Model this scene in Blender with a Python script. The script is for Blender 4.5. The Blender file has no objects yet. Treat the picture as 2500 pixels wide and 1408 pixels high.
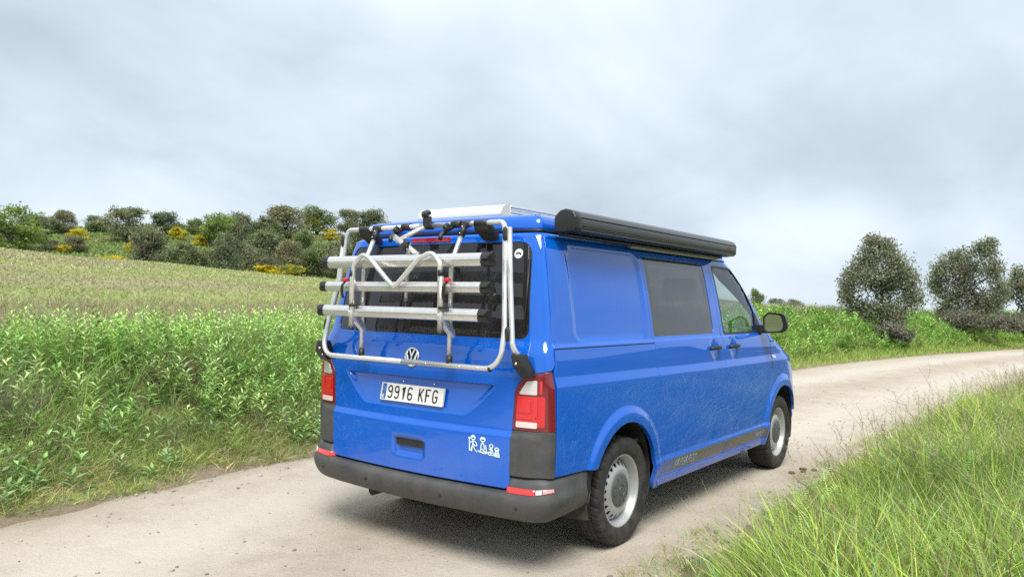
import bpy, bmesh, math, random
import numpy as np
from mathutils import Vector, Matrix
from mathutils.geometry import delaunay_2d_cdt

random.seed(7)
rng = np.random.default_rng(11)
R = math.radians
scene = bpy.context.scene
col = scene.collection

# ------------------------------------------------------------------ camera
CAM = np.array([-4.3338, -3.2587, 1.4999])
YAW, PITCH, ROLL = R(36.6941), R(0.9011), R(1.1812)
_F = np.array([math.cos(PITCH)*math.cos(YAW), math.cos(PITCH)*math.sin(YAW), math.sin(PITCH)])
_R = np.cross(_F, [0, 0, 1.0]); _R /= np.linalg.norm(_R)
_U = np.cross(_R, _F)
_R2 = _R*math.cos(ROLL) + _U*math.sin(ROLL)
_U2 = -_R*math.sin(ROLL) + _U*math.cos(ROLL)
cam_data = bpy.data.cameras.new('camera')
cam_data.sensor_width = 36.0
cam_data.lens = 1900.0/2500.0*36.0
cam_data.clip_start = 0.05
cam_data.clip_end = 6000.0
cam = bpy.data.objects.new('camera', cam_data)
cam.matrix_world = Matrix(((_R2[0], _U2[0], -_F[0], CAM[0]),
                           (_R2[1], _U2[1], -_F[1], CAM[1]),
                           (_R2[2], _U2[2], -_F[2], CAM[2]),
                           (0, 0, 0, 1)))
col.objects.link(cam)
scene.camera = cam

# ------------------------------------------------------------------ sky, sun, exposure
SUN_EL, SUN_AZ = R(55), R(218)      # azimuth measured from +x towards +y: the direction the sun stands in
SKY_STRENGTH = 0.0605
world = bpy.data.worlds.new('World')
scene.world = world
world.use_nodes = True


class NT:
    """small helper around a node tree"""
    def __init__(self, tree):
        self.t = tree
        self.t.nodes.clear()

    def n(self, kind, **kw):
        node = self.t.nodes.new(kind)
        for k, v in kw.items():
            if k == 'ins':
                for key, val in v.items():
                    s = node.inputs[key]
                    if isinstance(val, bpy.types.NodeSocket):
                        self.t.links.new(val, s)
                    else:
                        s.default_value = val
            else:
                setattr(node, k, v)
        return node

    def math(self, op, a, b=None, clamp=False):
        nd = self.n('ShaderNodeMath', operation=op, use_clamp=clamp)
        for i, v in enumerate((a, b)):
            if v is None:
                continue
            if isinstance(v, bpy.types.NodeSocket):
                self.t.links.new(v, nd.inputs[i])
            else:
                nd.inputs[i].default_value = v
        return nd.outputs[0]

    def mix(self, fac, a, b):
        nd = self.n('ShaderNodeMix', data_type='RGBA')
        for sock, v in ((nd.inputs[0], fac), (nd.inputs[6], a), (nd.inputs[7], b)):
            if isinstance(v, bpy.types.NodeSocket):
                self.t.links.new(v, sock)
            else:
                sock.default_value = v if sock == nd.inputs[0] else (tuple(v)+(1,))[:4]
        return nd.outputs[2]

    def ramp(self, fac, stops, interp='LINEAR'):
        nd = self.n('ShaderNodeValToRGB')
        nd.color_ramp.interpolation = interp
        e = nd.color_ramp.elements
        while len(e) < len(stops):
            e.new(0.5)
        for el, (p, c) in zip(e, stops):
            el.position = p
            el.color = (c, c, c, 1) if not hasattr(c, '__len__') else (tuple(c)+(1,))[:4]
        self.t.links.new(fac, nd.inputs[0])
        return nd.outputs[0]

    def noise(self, vec, scale, detail=4.0, rough=0.55, dist=0.0):
        nd = self.n('ShaderNodeTexNoise')
        if vec is not None:
            self.t.links.new(vec, nd.inputs['Vector'])
        nd.inputs['Scale'].default_value = scale
        nd.inputs['Detail'].default_value = detail
        nd.inputs['Roughness'].default_value = rough
        nd.inputs['Distortion'].default_value = dist
        return nd.outputs[0]


def build_world():
    w = NT(world.node_tree)
    sky = w.n('ShaderNodeTexSky', sky_type='NISHITA', sun_disc=False)
    sky.sun_elevation = SUN_EL
    sky.sun_rotation = R(90) - SUN_AZ
    sky.air_density = 1.0
    sky.dust_density = 1.5
    tc = w.n('ShaderNodeTexCoord')
    sep = w.n('ShaderNodeSeparateXYZ', ins={0: tc.outputs['Generated']})
    zc = w.math('ADD', w.math('MAXIMUM', sep.outputs[2], 0.0), 0.42)
    px = w.math('DIVIDE', sep.outputs[0], zc)
    py = w.math('DIVIDE', sep.outputs[1], zc)
    cmb = w.n('ShaderNodeCombineXYZ', ins={0: px, 1: py, 2: 3.7})
    mp = w.n('ShaderNodeMapping', ins={0: cmb.outputs[0]})
    mp.inputs['Location'].default_value = (SKY_OFF[0], SKY_OFF[1], 0.0)
    mp.inputs['Rotation'].default_value = (0, 0, SKY_ROT)
    mp.inputs['Scale'].default_value = (0.9, 1.1, 1)
    big = w.noise(mp.outputs[0], 0.95, 3.0, 0.5, 0.2)
    med = w.noise(mp.outputs[0], 3.0, 5.0, 0.55, 0.3)
    tone = w.math('ADD', w.math('MULTIPLY', big, 0.72), w.math('MULTIPLY', med, 0.28))
    # thick cloud: grey blue bases to white lit veils (values in the sky texture's own units)
    cl = w.ramp(tone, [(0.32, (4.7, 5.65, 6.6)), (0.40, (5.8, 6.8, 7.75)), (0.455, (6.6, 7.65, 8.65)),
                       (0.52, (7.6, 8.5, 9.3)), (0.62, (8.9, 9.5, 9.9))])
    cover = w.ramp(tone, [(0.30, 1.0), (0.62, 0.93), (0.75, 0.86)])
    mixed = w.mix(cover, sky.outputs[0], cl)
    bg = w.n('ShaderNodeBackground', ins={'Color': mixed, 'Strength': SKY_STRENGTH})
    out = w.n('ShaderNodeOutputWorld', ins={0: bg.outputs[0]})


SKY_OFF, SKY_ROT = (3.8, 6.6), 0.2
build_world()

sun_data = bpy.data.lights.new('sun', 'SUN')
sun_data.energy = 2.2
sun_data.angle = R(30)
sun_data.color = (1.0, 0.965, 0.91)
sun = bpy.data.objects.new('sun', sun_data)
sd = Vector((math.cos(SUN_EL)*math.cos(SUN_AZ), math.cos(SUN_EL)*math.sin(SUN_AZ), math.sin(SUN_EL)))
sun.rotation_euler = sd.to_track_quat('Z', 'Y').to_euler()
sun.location = (0, 0, 30)
col.objects.link(sun)

scene.view_settings.view_transform = 'Standard'
scene.view_settings.look = 'None'
scene.view_settings.gamma = 1.0
scene.view_settings.exposure = 0.92
scene.view_settings.use_curve_mapping = False
scene.cycles.max_bounces = 8
scene.cycles.transparent_max_bounces = 12
scene.cycles.use_denoising = False

# ------------------------------------------------------------------ helpers
def tag(o, label=None, cat=None, group=None, kind=None):
    if label: o['label'] = label
    if cat: o['category'] = cat
    if group: o['group'] = group
    if kind: o['kind'] = kind
    return o


def empty(name, loc=(0, 0, 0), rz=0.0):
    o = bpy.data.objects.new(name, None)
    o.empty_display_size = 0.2
    o.location = loc
    o.rotation_euler = (0, 0, rz)
    col.objects.link(o)
    return o


def link_mesh(name, me, mat=None, parent=None):
    if mat is not None:
        me.materials.append(mat)
    o = bpy.data.objects.new(name, me)
    col.objects.link(o)
    if parent is not None:
        o.parent = parent
    return o


def mesh_from(name, V, F, mat=None, parent=None, smooth=True, normals=None):
    me = bpy.data.meshes.new(name)
    me.from_pydata([tuple(map(float, v)) for v in V], [], [tuple(int(i) for i in f) for f in F])
    me.update()
    if smooth:
        me.polygons.foreach_set('use_smooth', np.ones(len(me.polygons), dtype=bool))
    if normals is not None:
        me.normals_split_custom_set_from_vertices([tuple(map(float, n)) for n in normals])
    return link_mesh(name, me, mat, parent)


def fast_mesh(name, V, tri, mat=None, colors=None, parent=None, smooth=False):
    """big triangle mesh from numpy arrays, colours per vertex"""
    me = bpy.data.meshes.new(name)
    V = np.asarray(V, np.float32); tri = np.asarray(tri, np.int32)
    me.vertices.add(len(V)); me.vertices.foreach_set('co', V.ravel())
    me.loops.add(tri.size); me.loops.foreach_set('vertex_index', tri.ravel())
    me.polygons.add(len(tri))
    me.polygons.foreach_set('loop_start', np.arange(0, tri.size, 3, dtype=np.int32))
    me.polygons.foreach_set('loop_total', np.full(len(tri), 3, np.int32))
    if smooth:
        me.polygons.foreach_set('use_smooth', np.ones(len(tri), dtype=bool))
    if colors is not None:
        a = me.color_attributes.new('tint', 'FLOAT_COLOR', 'POINT')
        c = np.ones((len(V), 4), np.float32); c[:, :3] = colors
        a.data.foreach_set('color', c.ravel())
    me.update(calc_edges=True)
    me.validate()
    return link_mesh(name, me, mat, parent)


def pch(xs, ys):
    """monotone cubic interpolation"""
    xs = np.array(xs, float); ys = np.array(ys, float)
    h = np.diff(xs); d = np.diff(ys)/h
    m = np.zeros(len(xs)); m[0] = d[0]; m[-1] = d[-1]
    for i in range(1, len(xs)-1):
        if d[i-1]*d[i] > 0:
            w1 = 2*h[i]+h[i-1]; w2 = h[i]+2*h[i-1]
            m[i] = (w1+w2)/(w1/d[i-1]+w2/d[i])
    def f(x):
        x = np.clip(np.asarray(x, float), xs[0], xs[-1])
        k = np.clip(np.searchsorted(xs, x, side='right')-1, 0, len(xs)-2)
        t = (x-xs[k])/h[k]
        return ((2*t**3-3*t**2+1)*ys[k] + (t**3-2*t**2+t)*h[k]*m[k]
                + (-2*t**3+3*t**2)*ys[k+1] + (t**3-t**2)*h[k]*m[k+1])
    return f


def sst(a, b, x):
    t = np.clip((np.asarray(x, float)-a)/(b-a), 0, 1)
    return t*t*(3-2*t)


def fillet(pts, rad, closed=True, n=6):
    """polyline with rounded corners; rad is one radius or one per point; works in 2D and 3D"""
    P = [np.array(p, float) for p in pts]
    N = len(P)
    rr = [rad]*N if not hasattr(rad, '__len__') else list(rad)
    out = []
    for i in range(N):
        if (not closed and i in (0, N-1)) or rr[i] <= 0:
            out.append(P[i]); continue
        a, b, c = P[i-1], P[i], P[(i+1) % N]
        u = (a-b); v = (c-b); lu, lv = np.linalg.norm(u), np.linalg.norm(v)
        u /= lu; v /= lv
        ang = math.acos(max(-1, min(1, float(u@v))))
        if ang > math.pi-0.02:
            out.append(b); continue
        t = min(rr[i]/math.tan(ang/2), lu*0.49, lv*0.49)
        r = t*math.tan(ang/2)
        p0, p1 = b+u*t, b+v*t
        bis = (u+v)/np.linalg.norm(u+v)
        cen = b+bis*math.hypot(t, r)
        e0 = p0-cen; e1 = p1-cen
        om = math.acos(max(-1, min(1, float(e0@e1)/(r*r))))
        for k in range(n+1):
            s = k/n
            if om < 1e-4:
                out.append(p0*(1-s)+p1*s)
            else:
                out.append(cen+(math.sin((1-s)*om)*e0+math.sin(s*om)*e1)/math.sin(om))
    return out


def densify(pts, step, closed=True):
    out = []
    N = len(pts)
    for i in range(N if closed else N-1):
        a = np.array(pts[i], float); b = np.array(pts[(i+1) % N], float)
        k = max(1, int(math.ceil(np.linalg.norm(b-a)/step)))
        for j in range(k):
            out.append(a+(b-a)*j/k)
    if not closed:
        out.append(np.array(pts[-1], float))
    return out


def tube_mesh(path, r, seg=14, cap=True, flat=None):
    """sweep a circle (or ellipse flat=(ry,rz)) along a 3D polyline; returns V, F"""
    P = np.array(path, float); n = len(P)
    T = np.zeros_like(P)
    T[1:-1] = P[2:]-P[:-2]; T[0] = P[1]-P[0]; T[-1] = P[-1]-P[-2]
    T /= np.linalg.norm(T, axis=1)[:, None]
    up = np.array([0, 0, 1.0]) if abs(T[0][2]) < 0.9 else np.array([1.0, 0, 0])
    A = np.cross(T[0], up); A /= np.linalg.norm(A)
    V = []; F = []
    rads = r if hasattr(r, '__len__') else [r]*n
    for i in range(n):
        A = A-T[i]*(A@T[i]); A /= np.linalg.norm(A)
        B = np.cross(T[i], A)
        for k in range(seg):
            a = 2*math.pi*k/seg
            V.append(P[i]+rads[i]*(math.cos(a)*A+math.sin(a)*B))
    for i in range(n-1):
        for k in range(seg):
            k2 = (k+1) % seg
            F.append((i*seg+k, i*seg+k2, (i+1)*seg+k2, (i+1)*seg+k))
    if cap:
        F.append(tuple(range(seg-1, -1, -1)))
        F.append(tuple(range((n-1)*seg, n*seg)))
    return V, F


def tube(name, path, r, mat, parent, seg=14, rad=0.0, nfil=6):
    if rad:
        path = fillet(path, rad, closed=False, n=nfil)
    V, F = tube_mesh(path, r, seg)
    o = mesh_from(name, V, F, mat, parent, smooth=True)
    m = o.data
    caps = [p for p in m.polygons if len(p.vertices) > 4]
    for p in caps:
        p.use_smooth = False
    return o


def join_parts(parts):
    V = []; F = []
    for v, f in parts:
        k = len(V); V += list(v); F += [tuple(i+k for i in ff) for ff in f]
    return V, F


def box_vf(c, s, rot=None):
    c = np.array(c, float); s = np.array(s, float)/2
    V = [np.array([x, y, z])*s for x in (-1, 1) for y in (-1, 1) for z in (-1, 1)]
    if rot is not None:
        V = [rot@v for v in V]
    V = [v+c for v in V]
    F = [(0, 1, 3, 2), (4, 6, 7, 5), (0, 4, 5, 1), (2, 3, 7, 6), (0, 2, 6, 4), (1, 5, 7, 3)]
    return V, F


def bevelled(name, V, F, mat, parent, w=0.006, seg=2, smooth=True):
    bm = bmesh.new()
    vs = [bm.verts.new(tuple(v)) for v in V]
    for f in F:
        try:
            bm.faces.new([vs[i] for i in f])
        except ValueError:
            pass
    bmesh.ops.recalc_face_normals(bm, faces=bm.faces)
    if w > 0:
        bmesh.ops.bevel(bm, geom=[e for e in bm.edges if e.calc_face_angle(0) > 0.5], offset=w, segments=seg,
                        profile=0.5, affect='EDGES', clamp_overlap=True)
    me = bpy.data.meshes.new(name)
    bm.to_mesh(me); bm.free()
    if smooth:
        me.polygons.foreach_set('use_smooth', np.ones(len(me.polygons), dtype=bool))
        me.set_sharp_from_angle(angle=R(40))
    return link_mesh(name, me, mat, parent)


def box(name, c, s, mat, parent, w=0.006, seg=2, rot=None):
    V, F = box_vf(c, s, rot)
    return bevelled(name, V, F, mat, parent, w, seg)


def prism_vf(poly, axis, a, b):
    """extrude a 2D polygon along an axis (0:x -> poly is (y,z); 1:y -> (x,z); 2:z -> (x,y))"""
    n = len(poly); V = []
    for t in (a, b):
        for p in poly:
            V.append({0: (t, p[0], p[1]), 1: (p[0], t, p[1]), 2: (p[0], p[1], t)}[axis])
    F = [(i, (i+1) % n, n+(i+1) % n, n+i) for i in range(n)]
    F += [tuple(range(n-1, -1, -1)), tuple(range(n, 2*n))]
    return V, F


def prism(name, poly, axis, a, b, mat, parent, w=0.0, seg=2):
    V, F = prism_vf(poly, axis, a, b)
    return bevelled(name, V, F, mat, parent, w, seg)


def lathe_vf(profile, seg, axis='y', close=False):
    """revolve (radius, offset) profile about the y axis"""
    V = []; F = []
    m = len(profile)
    for k in range(seg):
        a = 2*math.pi*k/seg
        for (r, t) in profile:
            V.append((r*math.cos(a), t, r*math.sin(a)))
    for k in range(seg):
        k2 = (k+1) % seg
        for i in range(m-1 if not close else m):
            j = (i+1) % m
            F.append((k*m+i, k*m+j, k2*m+j, k2*m+i))
    return V, F


# ------------------------------------------------------------------ materials
MATS = {}


def material(name, base, rough=0.5, metal=0.0, coat=0.0, spec=0.5, noise=None, bump=None, trans=0.0, coat_rough=0.03):
    m = bpy.data.materials.new(name); m.use_nodes = True
    t = NT(m.node_tree)
    p = t.n('ShaderNodeBsdfPrincipled')
    p.inputs['Base Color'].default_value = (*base, 1)
    p.inputs['Roughness'].default_value = rough
    p.inputs['Metallic'].default_value = metal
    p.inputs['Coat Weight'].default_value = coat
    p.inputs['Coat Roughness'].default_value = coat_rough
    p.inputs['Specular IOR Level'].default_value = spec
    t.n('ShaderNodeOutputMaterial', ins={0: p.outputs[0]})
    tc = t.n('ShaderNodeTexCoord').outputs['Object']
    if noise:
        scale, amount, c2 = noise
        f = t.ramp(t.noise(tc, scale, 5.0, 0.6), [(0.35, 0.0), (0.7, amount)])
        t.t.links.new(t.mix(f, base, c2), p.inputs['Base Color'])
        t.t.links.new(t.math('ADD', t.math('MULTIPLY', f, 0.25), rough), p.inputs['Roughness'])
    if bump:
        scale, strength, dist = bump
        b = t.n('ShaderNodeBump', ins={'Height': t.noise(tc, scale, 4.0, 0.6)})
        b.inputs['Strength'].default_value = strength
        b.inputs['Distance'].default_value = dist
        t.t.links.new(b.outputs[0], p.inputs['Normal'])
    MATS[name] = m
    return m


def paint_material():
    m = bpy.data.materials.new('blue_paint'); m.use_nodes = True
    t = NT(m.node_tree)
    tc = t.n('ShaderNodeTexCoord').outputs['Object']
    sep = t.n('ShaderNodeSeparateXYZ', ins={0: tc})
    p = t.n('ShaderNodeBsdfPrincipled')
    base = (0.000, 0.108, 0.57)
    # road dust thrown up over the lower panels, patchy
    low = t.ramp(sep.outputs[2], [(0.26, 1.0), (0.50, 0.32), (0.85, 0.05), (1.0, 0.03)])
    pat = t.ramp(t.noise(tc, 5.0, 6.0, 0.65), [(0.32, 0.0), (0.75, 1.0)])
    streak = t.ramp(t.noise(tc, 60.0, 3.0, 0.6), [(0.3, 0.4), (0.8, 1.0)])
    dust = t.math('MULTIPLY', t.math('MULTIPLY', low, pat), t.math('MULTIPLY', streak, 0.42))
    t.t.links.new(t.mix(dust, base, (0.36, 0.32, 0.29)), p.inputs['Base Color'])
    t.t.links.new(t.math('ADD', t.math('MULTIPLY', dust, 0.5), 0.24), p.inputs['Roughness'])
    p.inputs['Metallic'].default_value = 0.0
    p.inputs['Specular IOR Level'].default_value = 0.0
    p.inputs['Coat Weight'].default_value = 1.0
    p.inputs['Coat IOR'].default_value = 1.7
    t.t.links.new(t.math('ADD', t.math('MULTIPLY', dust, 0.6), 0.012), p.inputs['Coat Roughness'])
    t.n('ShaderNodeOutputMaterial', ins={0: p.outputs[0]})
    MATS['paint'] = m
    return m


def glass_material(name, tint, refl_ior=1.5, rough=0.0, haze=0.0, haze_col=(0.4, 0.4, 0.4)):
    m = bpy.data.materials.new(name); m.use_nodes = True
    t = NT(m.node_tree)
    tr = t.n('ShaderNodeBsdfTransparent'); tr.inputs[0].default_value = (*tint, 1)
    gl = t.n('ShaderNodeBsdfGlossy'); gl.inputs['Color'].default_value = (0.95, 0.97, 1.0, 1)
    gl.inputs['Roughness'].default_value = rough
    geo = t.n('ShaderNodeNewGeometry')
    ior = t.math('ADD', t.math('MULTIPLY', geo.outputs['Backfacing'], 1.0/refl_ior-refl_ior), refl_ior)
    fr = t.n('ShaderNodeFresnel', ins={0: ior})
    mx = t.n('ShaderNodeMixShader', ins={0: fr.outputs[0], 1: tr.outputs[0], 2: gl.outputs[0]})
    res = mx.outputs[0]
    if haze > 0:
        d = t.n('ShaderNodeBsdfDiffuse'); d.inputs[0].default_value = (*haze_col, 1)
        tc = t.n('ShaderNodeTexCoord').outputs['Object']
        f = t.ramp(t.noise(tc, 9.0, 5.0, 0.6), [(0.3, haze*0.6), (0.75, haze*1.3)])
        res = t.n('ShaderNodeMixShader', ins={0: f, 1: res, 2: d.outputs[0]}).outputs[0]
    t.n('ShaderNodeOutputMaterial', ins={0: res})
    MATS[name] = m
    return m


PAINT = paint_material()
M_BLACK = material('black_plastic', (0.016, 0.016, 0.017), 0.42, noise=(14.0, 0.25, (0.07, 0.066, 0.06)))
M_TRIM = material('grey_bumper_plastic', (0.048, 0.050, 0.054), 0.5, noise=(6.0, 0.6, (0.12, 0.112, 0.1)), bump=(350.0, 0.15, 0.002))
M_GAP = material('dark_inside', (0.008, 0.008, 0.009), 0.8)
M_LINER = material('wheel_arch_liner', (0.03, 0.029, 0.027), 0.9, noise=(8.0, 0.8, (0.11, 0.098, 0.08)))
M_ALU = material('anodised_aluminium', (0.80, 0.80, 0.79), 0.30, metal=0.72, noise=(20.0, 0.35, (0.55, 0.52, 0.47)))
M_ALUD = material('worn_aluminium', (0.62, 0.60, 0.57), 0.38, metal=0.75, noise=(26.0, 0.8, (0.34, 0.30, 0.26)))
M_STEEL = material('silver_wheel_paint', (0.50, 0.51, 0.52), 0.36, metal=0.45, noise=(18.0, 0.4, (0.34, 0.32, 0.29)))
M_CAP = material('grey_hub_plastic', (0.07, 0.075, 0.08), 0.4, noise=(30.0, 0.4, (0.16, 0.15, 0.13)))
M_WHITE = material('white_print', (0.82, 0.82, 0.80), 0.4, noise=(25.0, 0.25, (0.6, 0.58, 0.52)))
M_INK = material('black_print', (0.02, 0.02, 0.022), 0.4)
M_EUBLUE = material('plate_band_blue', (0.02, 0.13, 0.42), 0.4)
M_CHROME = material('chrome', (0.85, 0.86, 0.87), 0.10, metal=1.0)
M_DECAL = material('olive_grey_decal', (0.115, 0.112, 0.102), 0.4, coat=0.3, noise=(7.0, 0.25, (0.13, 0.122, 0.105)))
M_DECALT = material('pale_decal_lettering', (0.34, 0.38, 0.47), 0.45)
M_STICKER = material('pale_mint_sticker', (0.70, 0.86, 0.78), 0.5)
M_AWN = material('anthracite_awning_case', (0.055, 0.060, 0.066), 0.33, coat=0.25, metal=0.15, coat_rough=0.25)
M_AWNB = material('black_awning_plastic', (0.017, 0.018, 0.020), 0.34)
M_RAIL = material('dull_aluminium', (0.36, 0.36, 0.35), 0.5, metal=0.5)
M_CREAM = material('cream_roof_fairing', (0.66, 0.68, 0.66), 0.42)
M_PANEL = material('solar_cell_blue', (0.008, 0.012, 0.03), 0.12, coat=0.6)
M_SEAT = material('dark_seat_fabric', (0.022, 0.022, 0.025), 0.9)
M_TRIMIN = material('grey_interior', (0.16, 0.16, 0.165), 0.8)
M_RED = material('red_buckle', (0.55, 0.02, 0.035), 0.35, coat=0.3)
M_TYRE = material('tyre_rubber', (0.014, 0.014, 0.015), 0.7, noise=(13.0, 0.6, (0.085, 0.077, 0.067)))
G_PRIV = glass_material('privacy_glass', (0.17, 0.175, 0.18), 1.6, 0.0, haze=0.05, haze_col=(.4, .38, .35))
G_SLIDE = glass_material('slide_window_glass', (0.05, 0.05, 0.055), 1.85, 0.02, haze=0.07, haze_col=(0.36, 0.36, 0.35))
G_DOOR = glass_material('door_glass', (0.60, 0.70, 0.66), 1.5)
G_CLEAR = glass_material('windscreen_glass', (0.74, 0.80, 0.77), 1.5)
# ------------------------------------------------------------------ terrain, field, hill, dirt road
_L = pch([-60, -30, -12, -2.2, -1.0, .67, 6, 14.7, 21, 26, 33.4, 45, 60, 90, 140], [-3, .2, 1.7, 2.50, 2.68, 2.86, 3.05, 2.55, 1.80, .90, -1.05, -5, -12, -30, -66])
_Rr = pch([-60, -30, -12, -6, -3, -1.2, -.4, 1, 4, 9, 14, 19, 24, 33, 45, 60, 90, 140], [-16, -9.5, -5.6, -4.3, -3.0, -1.90, -1.55, -1.52, -1.55, -1.75, -2.1, -2.7, -3.6, -6, -11, -18.5, -37, -73])
# slope of the field and the hill behind it, by compass angle (degrees, from +x towards +y) seen from the verge
_ang = np.array([-10, 8, 18, 23, 30, 37, 43.5, 50, 55.5, 60.5, 65.5, 70, 80, 100, 140])
_crest = pch(_ang, [.9, 1.0, 1.0, 1.15, 1.5, 1.95, 2.25, 2.5, 2.95, 3.4, 3.7, 4.3, 5.0, 5.2, 4.5])
_ridge = pch(_ang, [-.5, 0.2, 1.6, 3.2, 6.0, 9.0, 11.4, 12.4, 12.6, 12.6, 11.8, 11.2, 11, 10, 7])


def vnoise(x, y, s=1.0, seed=0):
    """smooth value noise, -1..1"""
    x = np.asarray(x, float)*s+seed*17.3; y = np.asarray(y, float)*s-seed*9.1
    xi = np.floor(x); yi = np.floor(y); fx = x-xi; fy = y-yi
    def hsh(a, b):
        v = np.sin(a*127.1+b*311.7+seed*74.7)*43758.5453
        return (v-np.floor(v))*2-1
    u = fx*fx*(3-2*fx); v = fy*fy*(3-2*fy)
    return (hsh(xi, yi)*(1-u)+hsh(xi+1, yi)*u)*(1-v)+(hsh(xi, yi+1)*(1-u)+hsh(xi+1, yi+1)*u)*v


def fbm(x, y, s, o=3, seed=0):
    a = 0; k = 1.0
    for i in range(o):
        a = a+k*vnoise(x, y, s*2**i, seed+i); k *= .5
    return a


def terrain(x, y):
    x = np.asarray(x, float); y = np.asarray(y, float)
    dl = y-_L(x)+.10*vnoise(x, y, .9, 3)+.07*vnoise(x, y, 2.6, 5)+.05*vnoise(x, y, 6.0, 7); dr = _Rr(x)-y+.10*vnoise(x, y, 1.1, 8)+.08*vnoise(x, y, 3.1, 12)+.05*vnoise(x, y, 6.3, 14)
    dx = x-CAM[0]; dy = y-CAM[1]
    r = np.hypot(dx, dy)
    th = np.degrees(np.arctan2(dy, dx))
    th = np.where(th < -90, th+360, th)
    out_ = np.clip(sst(-12, -24, th)+sst(125, 150, th), 0, 1)      # unseen ridge round the camera, added as a tree-line skyline for the paint's reflections
    rim = out_*(6.5+3.0*fbm(x, y, .035, 3, 21)+1.2*vnoise(x, y, .25, 23))*sst(45, 85, r)*(1-sst(160, 500, r))
    th = np.clip(th, -10, 140)
    crest = _crest(th); ridge = _ridge(th)
    bankz = (.70+.32*sst(7, 17, x))*sst(.1, 3.2, dl)
    fld = bankz+(crest-.70)*np.clip((r-10)/60, 0, 1)**1.05*sst(3, 12, dl)
    back = np.clip((r-84)/56, 0, 1)
    dip = -1.1*np.exp(-((r-84)/9.0)**2)
    hill = crest+(ridge-crest)*back**1.25+dip
    far = np.clip((r-150)/250, 0, 1)
    hill = hill*(1-.75*far)
    zl = np.where(r > 72, hill, fld+dip*(r > 60)*sst(60, 72, r))
    zl = zl*sst(0, 2.2, dl)+.05*fbm(x, y, .8, 3, 1)*sst(.2, 1.5, dl)+.25*fbm(x, y, .05, 2, 9)*sst(20, 60, r)*sst(2, 10, dl)
    zr = .09*sst(0, .5, dr)+.30*sst(.3, 3.2, dr)+.05*fbm(x, y, .9, 3, 4)*sst(.1, 1.0, dr)-.3*sst(8, 40, dr)
    z = np.where(dl > 0, zl, np.where(dr > 0, zr, 0))
    base_ = -.05*sst(.0, .35, -dl)*sst(.0, .35, -dr)      # the road sheet lies over this trough
    return z+base_+rim*((dl > 6) | (dr > 6))


def road_z(x, y):
    l = _L(x); r_ = _Rr(x)
    t = (y-r_)/(l-r_)
    z = .016*vnoise(x, y, .7, 2)+.010*vnoise(x, y, 2.7, 6)+.004*vnoise(x, y, 7.0, 16)
    tracks = np.exp(-((t-.28)/.09)**2)+np.exp(-((t-.72)/.09)**2)
    flat = np.exp(-((x-1.5)/3.2)**2-((y)/1.5)**2)       # packed level where the van stands
    return (z-.022*tracks)*(1-flat)-.028*sst(.07, 0, np.minimum(t, 1-t))


def graded(c, near, step, far, n):
    a = np.arange(0, near, step)
    b = near+(far-near)*(np.linspace(0, 1, n)**2.4)
    h = np.concatenate([a, b])
    return np.unique(np.concatenate([c-h[::-1], c+h]))


gx = graded(4.0, 12.0, .14, 1500.0, 150)
gy = graded(1.0, 7.0, .14, 1500.0, 150)
GX, GY = np.meshgrid(gx, gy)
GZ = terrain(GX.ravel(), GY.ravel())
GZ = GZ-6.0*sst(350, 900, np.hypot(GX.ravel(), GY.ravel()))
nx, ny = len(gx), len(gy)
ii = (np.arange(ny-1)[:, None]*nx+np.arange(nx-1)[None, :]).ravel()
tri = np.concatenate([np.stack([ii, ii+1, ii+nx+1], 1), np.stack([ii, ii+nx+1, ii+nx], 1)])


def ground_material():
    m = bpy.data.materials.new('meadow_soil'); m.use_nodes = True
    t = NT(m.node_tree)
    tc = t.n('ShaderNodeNewGeometry').outputs['Position']
    att = t.n('ShaderNodeSeparateColor', ins={0: t.n('ShaderNodeAttribute', attribute_name='tint').outputs[0]})
    soil = att.outputs[0]
    p = t.n('ShaderNodeBsdfPrincipled'); p.inputs['Roughness'].default_value = .95; p.inputs['Specular IOR Level'].default_value = .1
    big = t.noise(tc, .09, 4, .6); med = t.noise(tc, .9, 5, .65); fine = t.noise(tc, 9.0, 5, .7); grit = t.noise(tc, 55.0, 4, .7)
    g = t.mix(t.ramp(big, [(.35, 0), (.65, 1)]), (.10, .125, .04), (.17, .165, .075))
    g = t.mix(t.ramp(med, [(.42, 0), (.72, .75)]), g, (.21, .175, .11))
    g = t.mix(t.ramp(fine, [(.35, .0), (.7, .6)]), g, (.065, .08, .03))
    fm = t.mix(t.ramp(big, [(.38, 0), (.62, 1)]), (.30, .33, .135), (.37, .345, .20))
    fm = t.mix(t.ramp(med, [(.40, 0), (.75, .6)]), fm, (.26, .285, .115))
    g = t.mix(t.math('MULTIPLY', att.outputs[1], .9), g, fm)
    e = t.mix(t.ramp(med, [(.35, 0), (.65, 1)]), (.24, .19, .13), (.36, .30, .215))
    e = t.mix(t.ramp(grit, [(.45, 0), (.7, .8)]), e, (.13, .105, .07))
    f = t.math('ADD', soil, t.math('MULTIPLY', t.math('SUBTRACT', fine, .5), .9), True)
    g = t.mix(f, g, e)
    t.t.links.new(g, p.inputs['Base Color'])
    b = t.n('ShaderNodeBump', ins={'Height': t.math('ADD', fine, t.math('MULTIPLY', grit, .35))}); b.inputs['Strength'].default_value = .8; b.inputs['Distance'].default_value = .05
    t.t.links.new(b.outputs[0], p.inputs['Normal'])
    t.n('ShaderNodeOutputMaterial', ins={0: p.outputs[0]})
    return m


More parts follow.
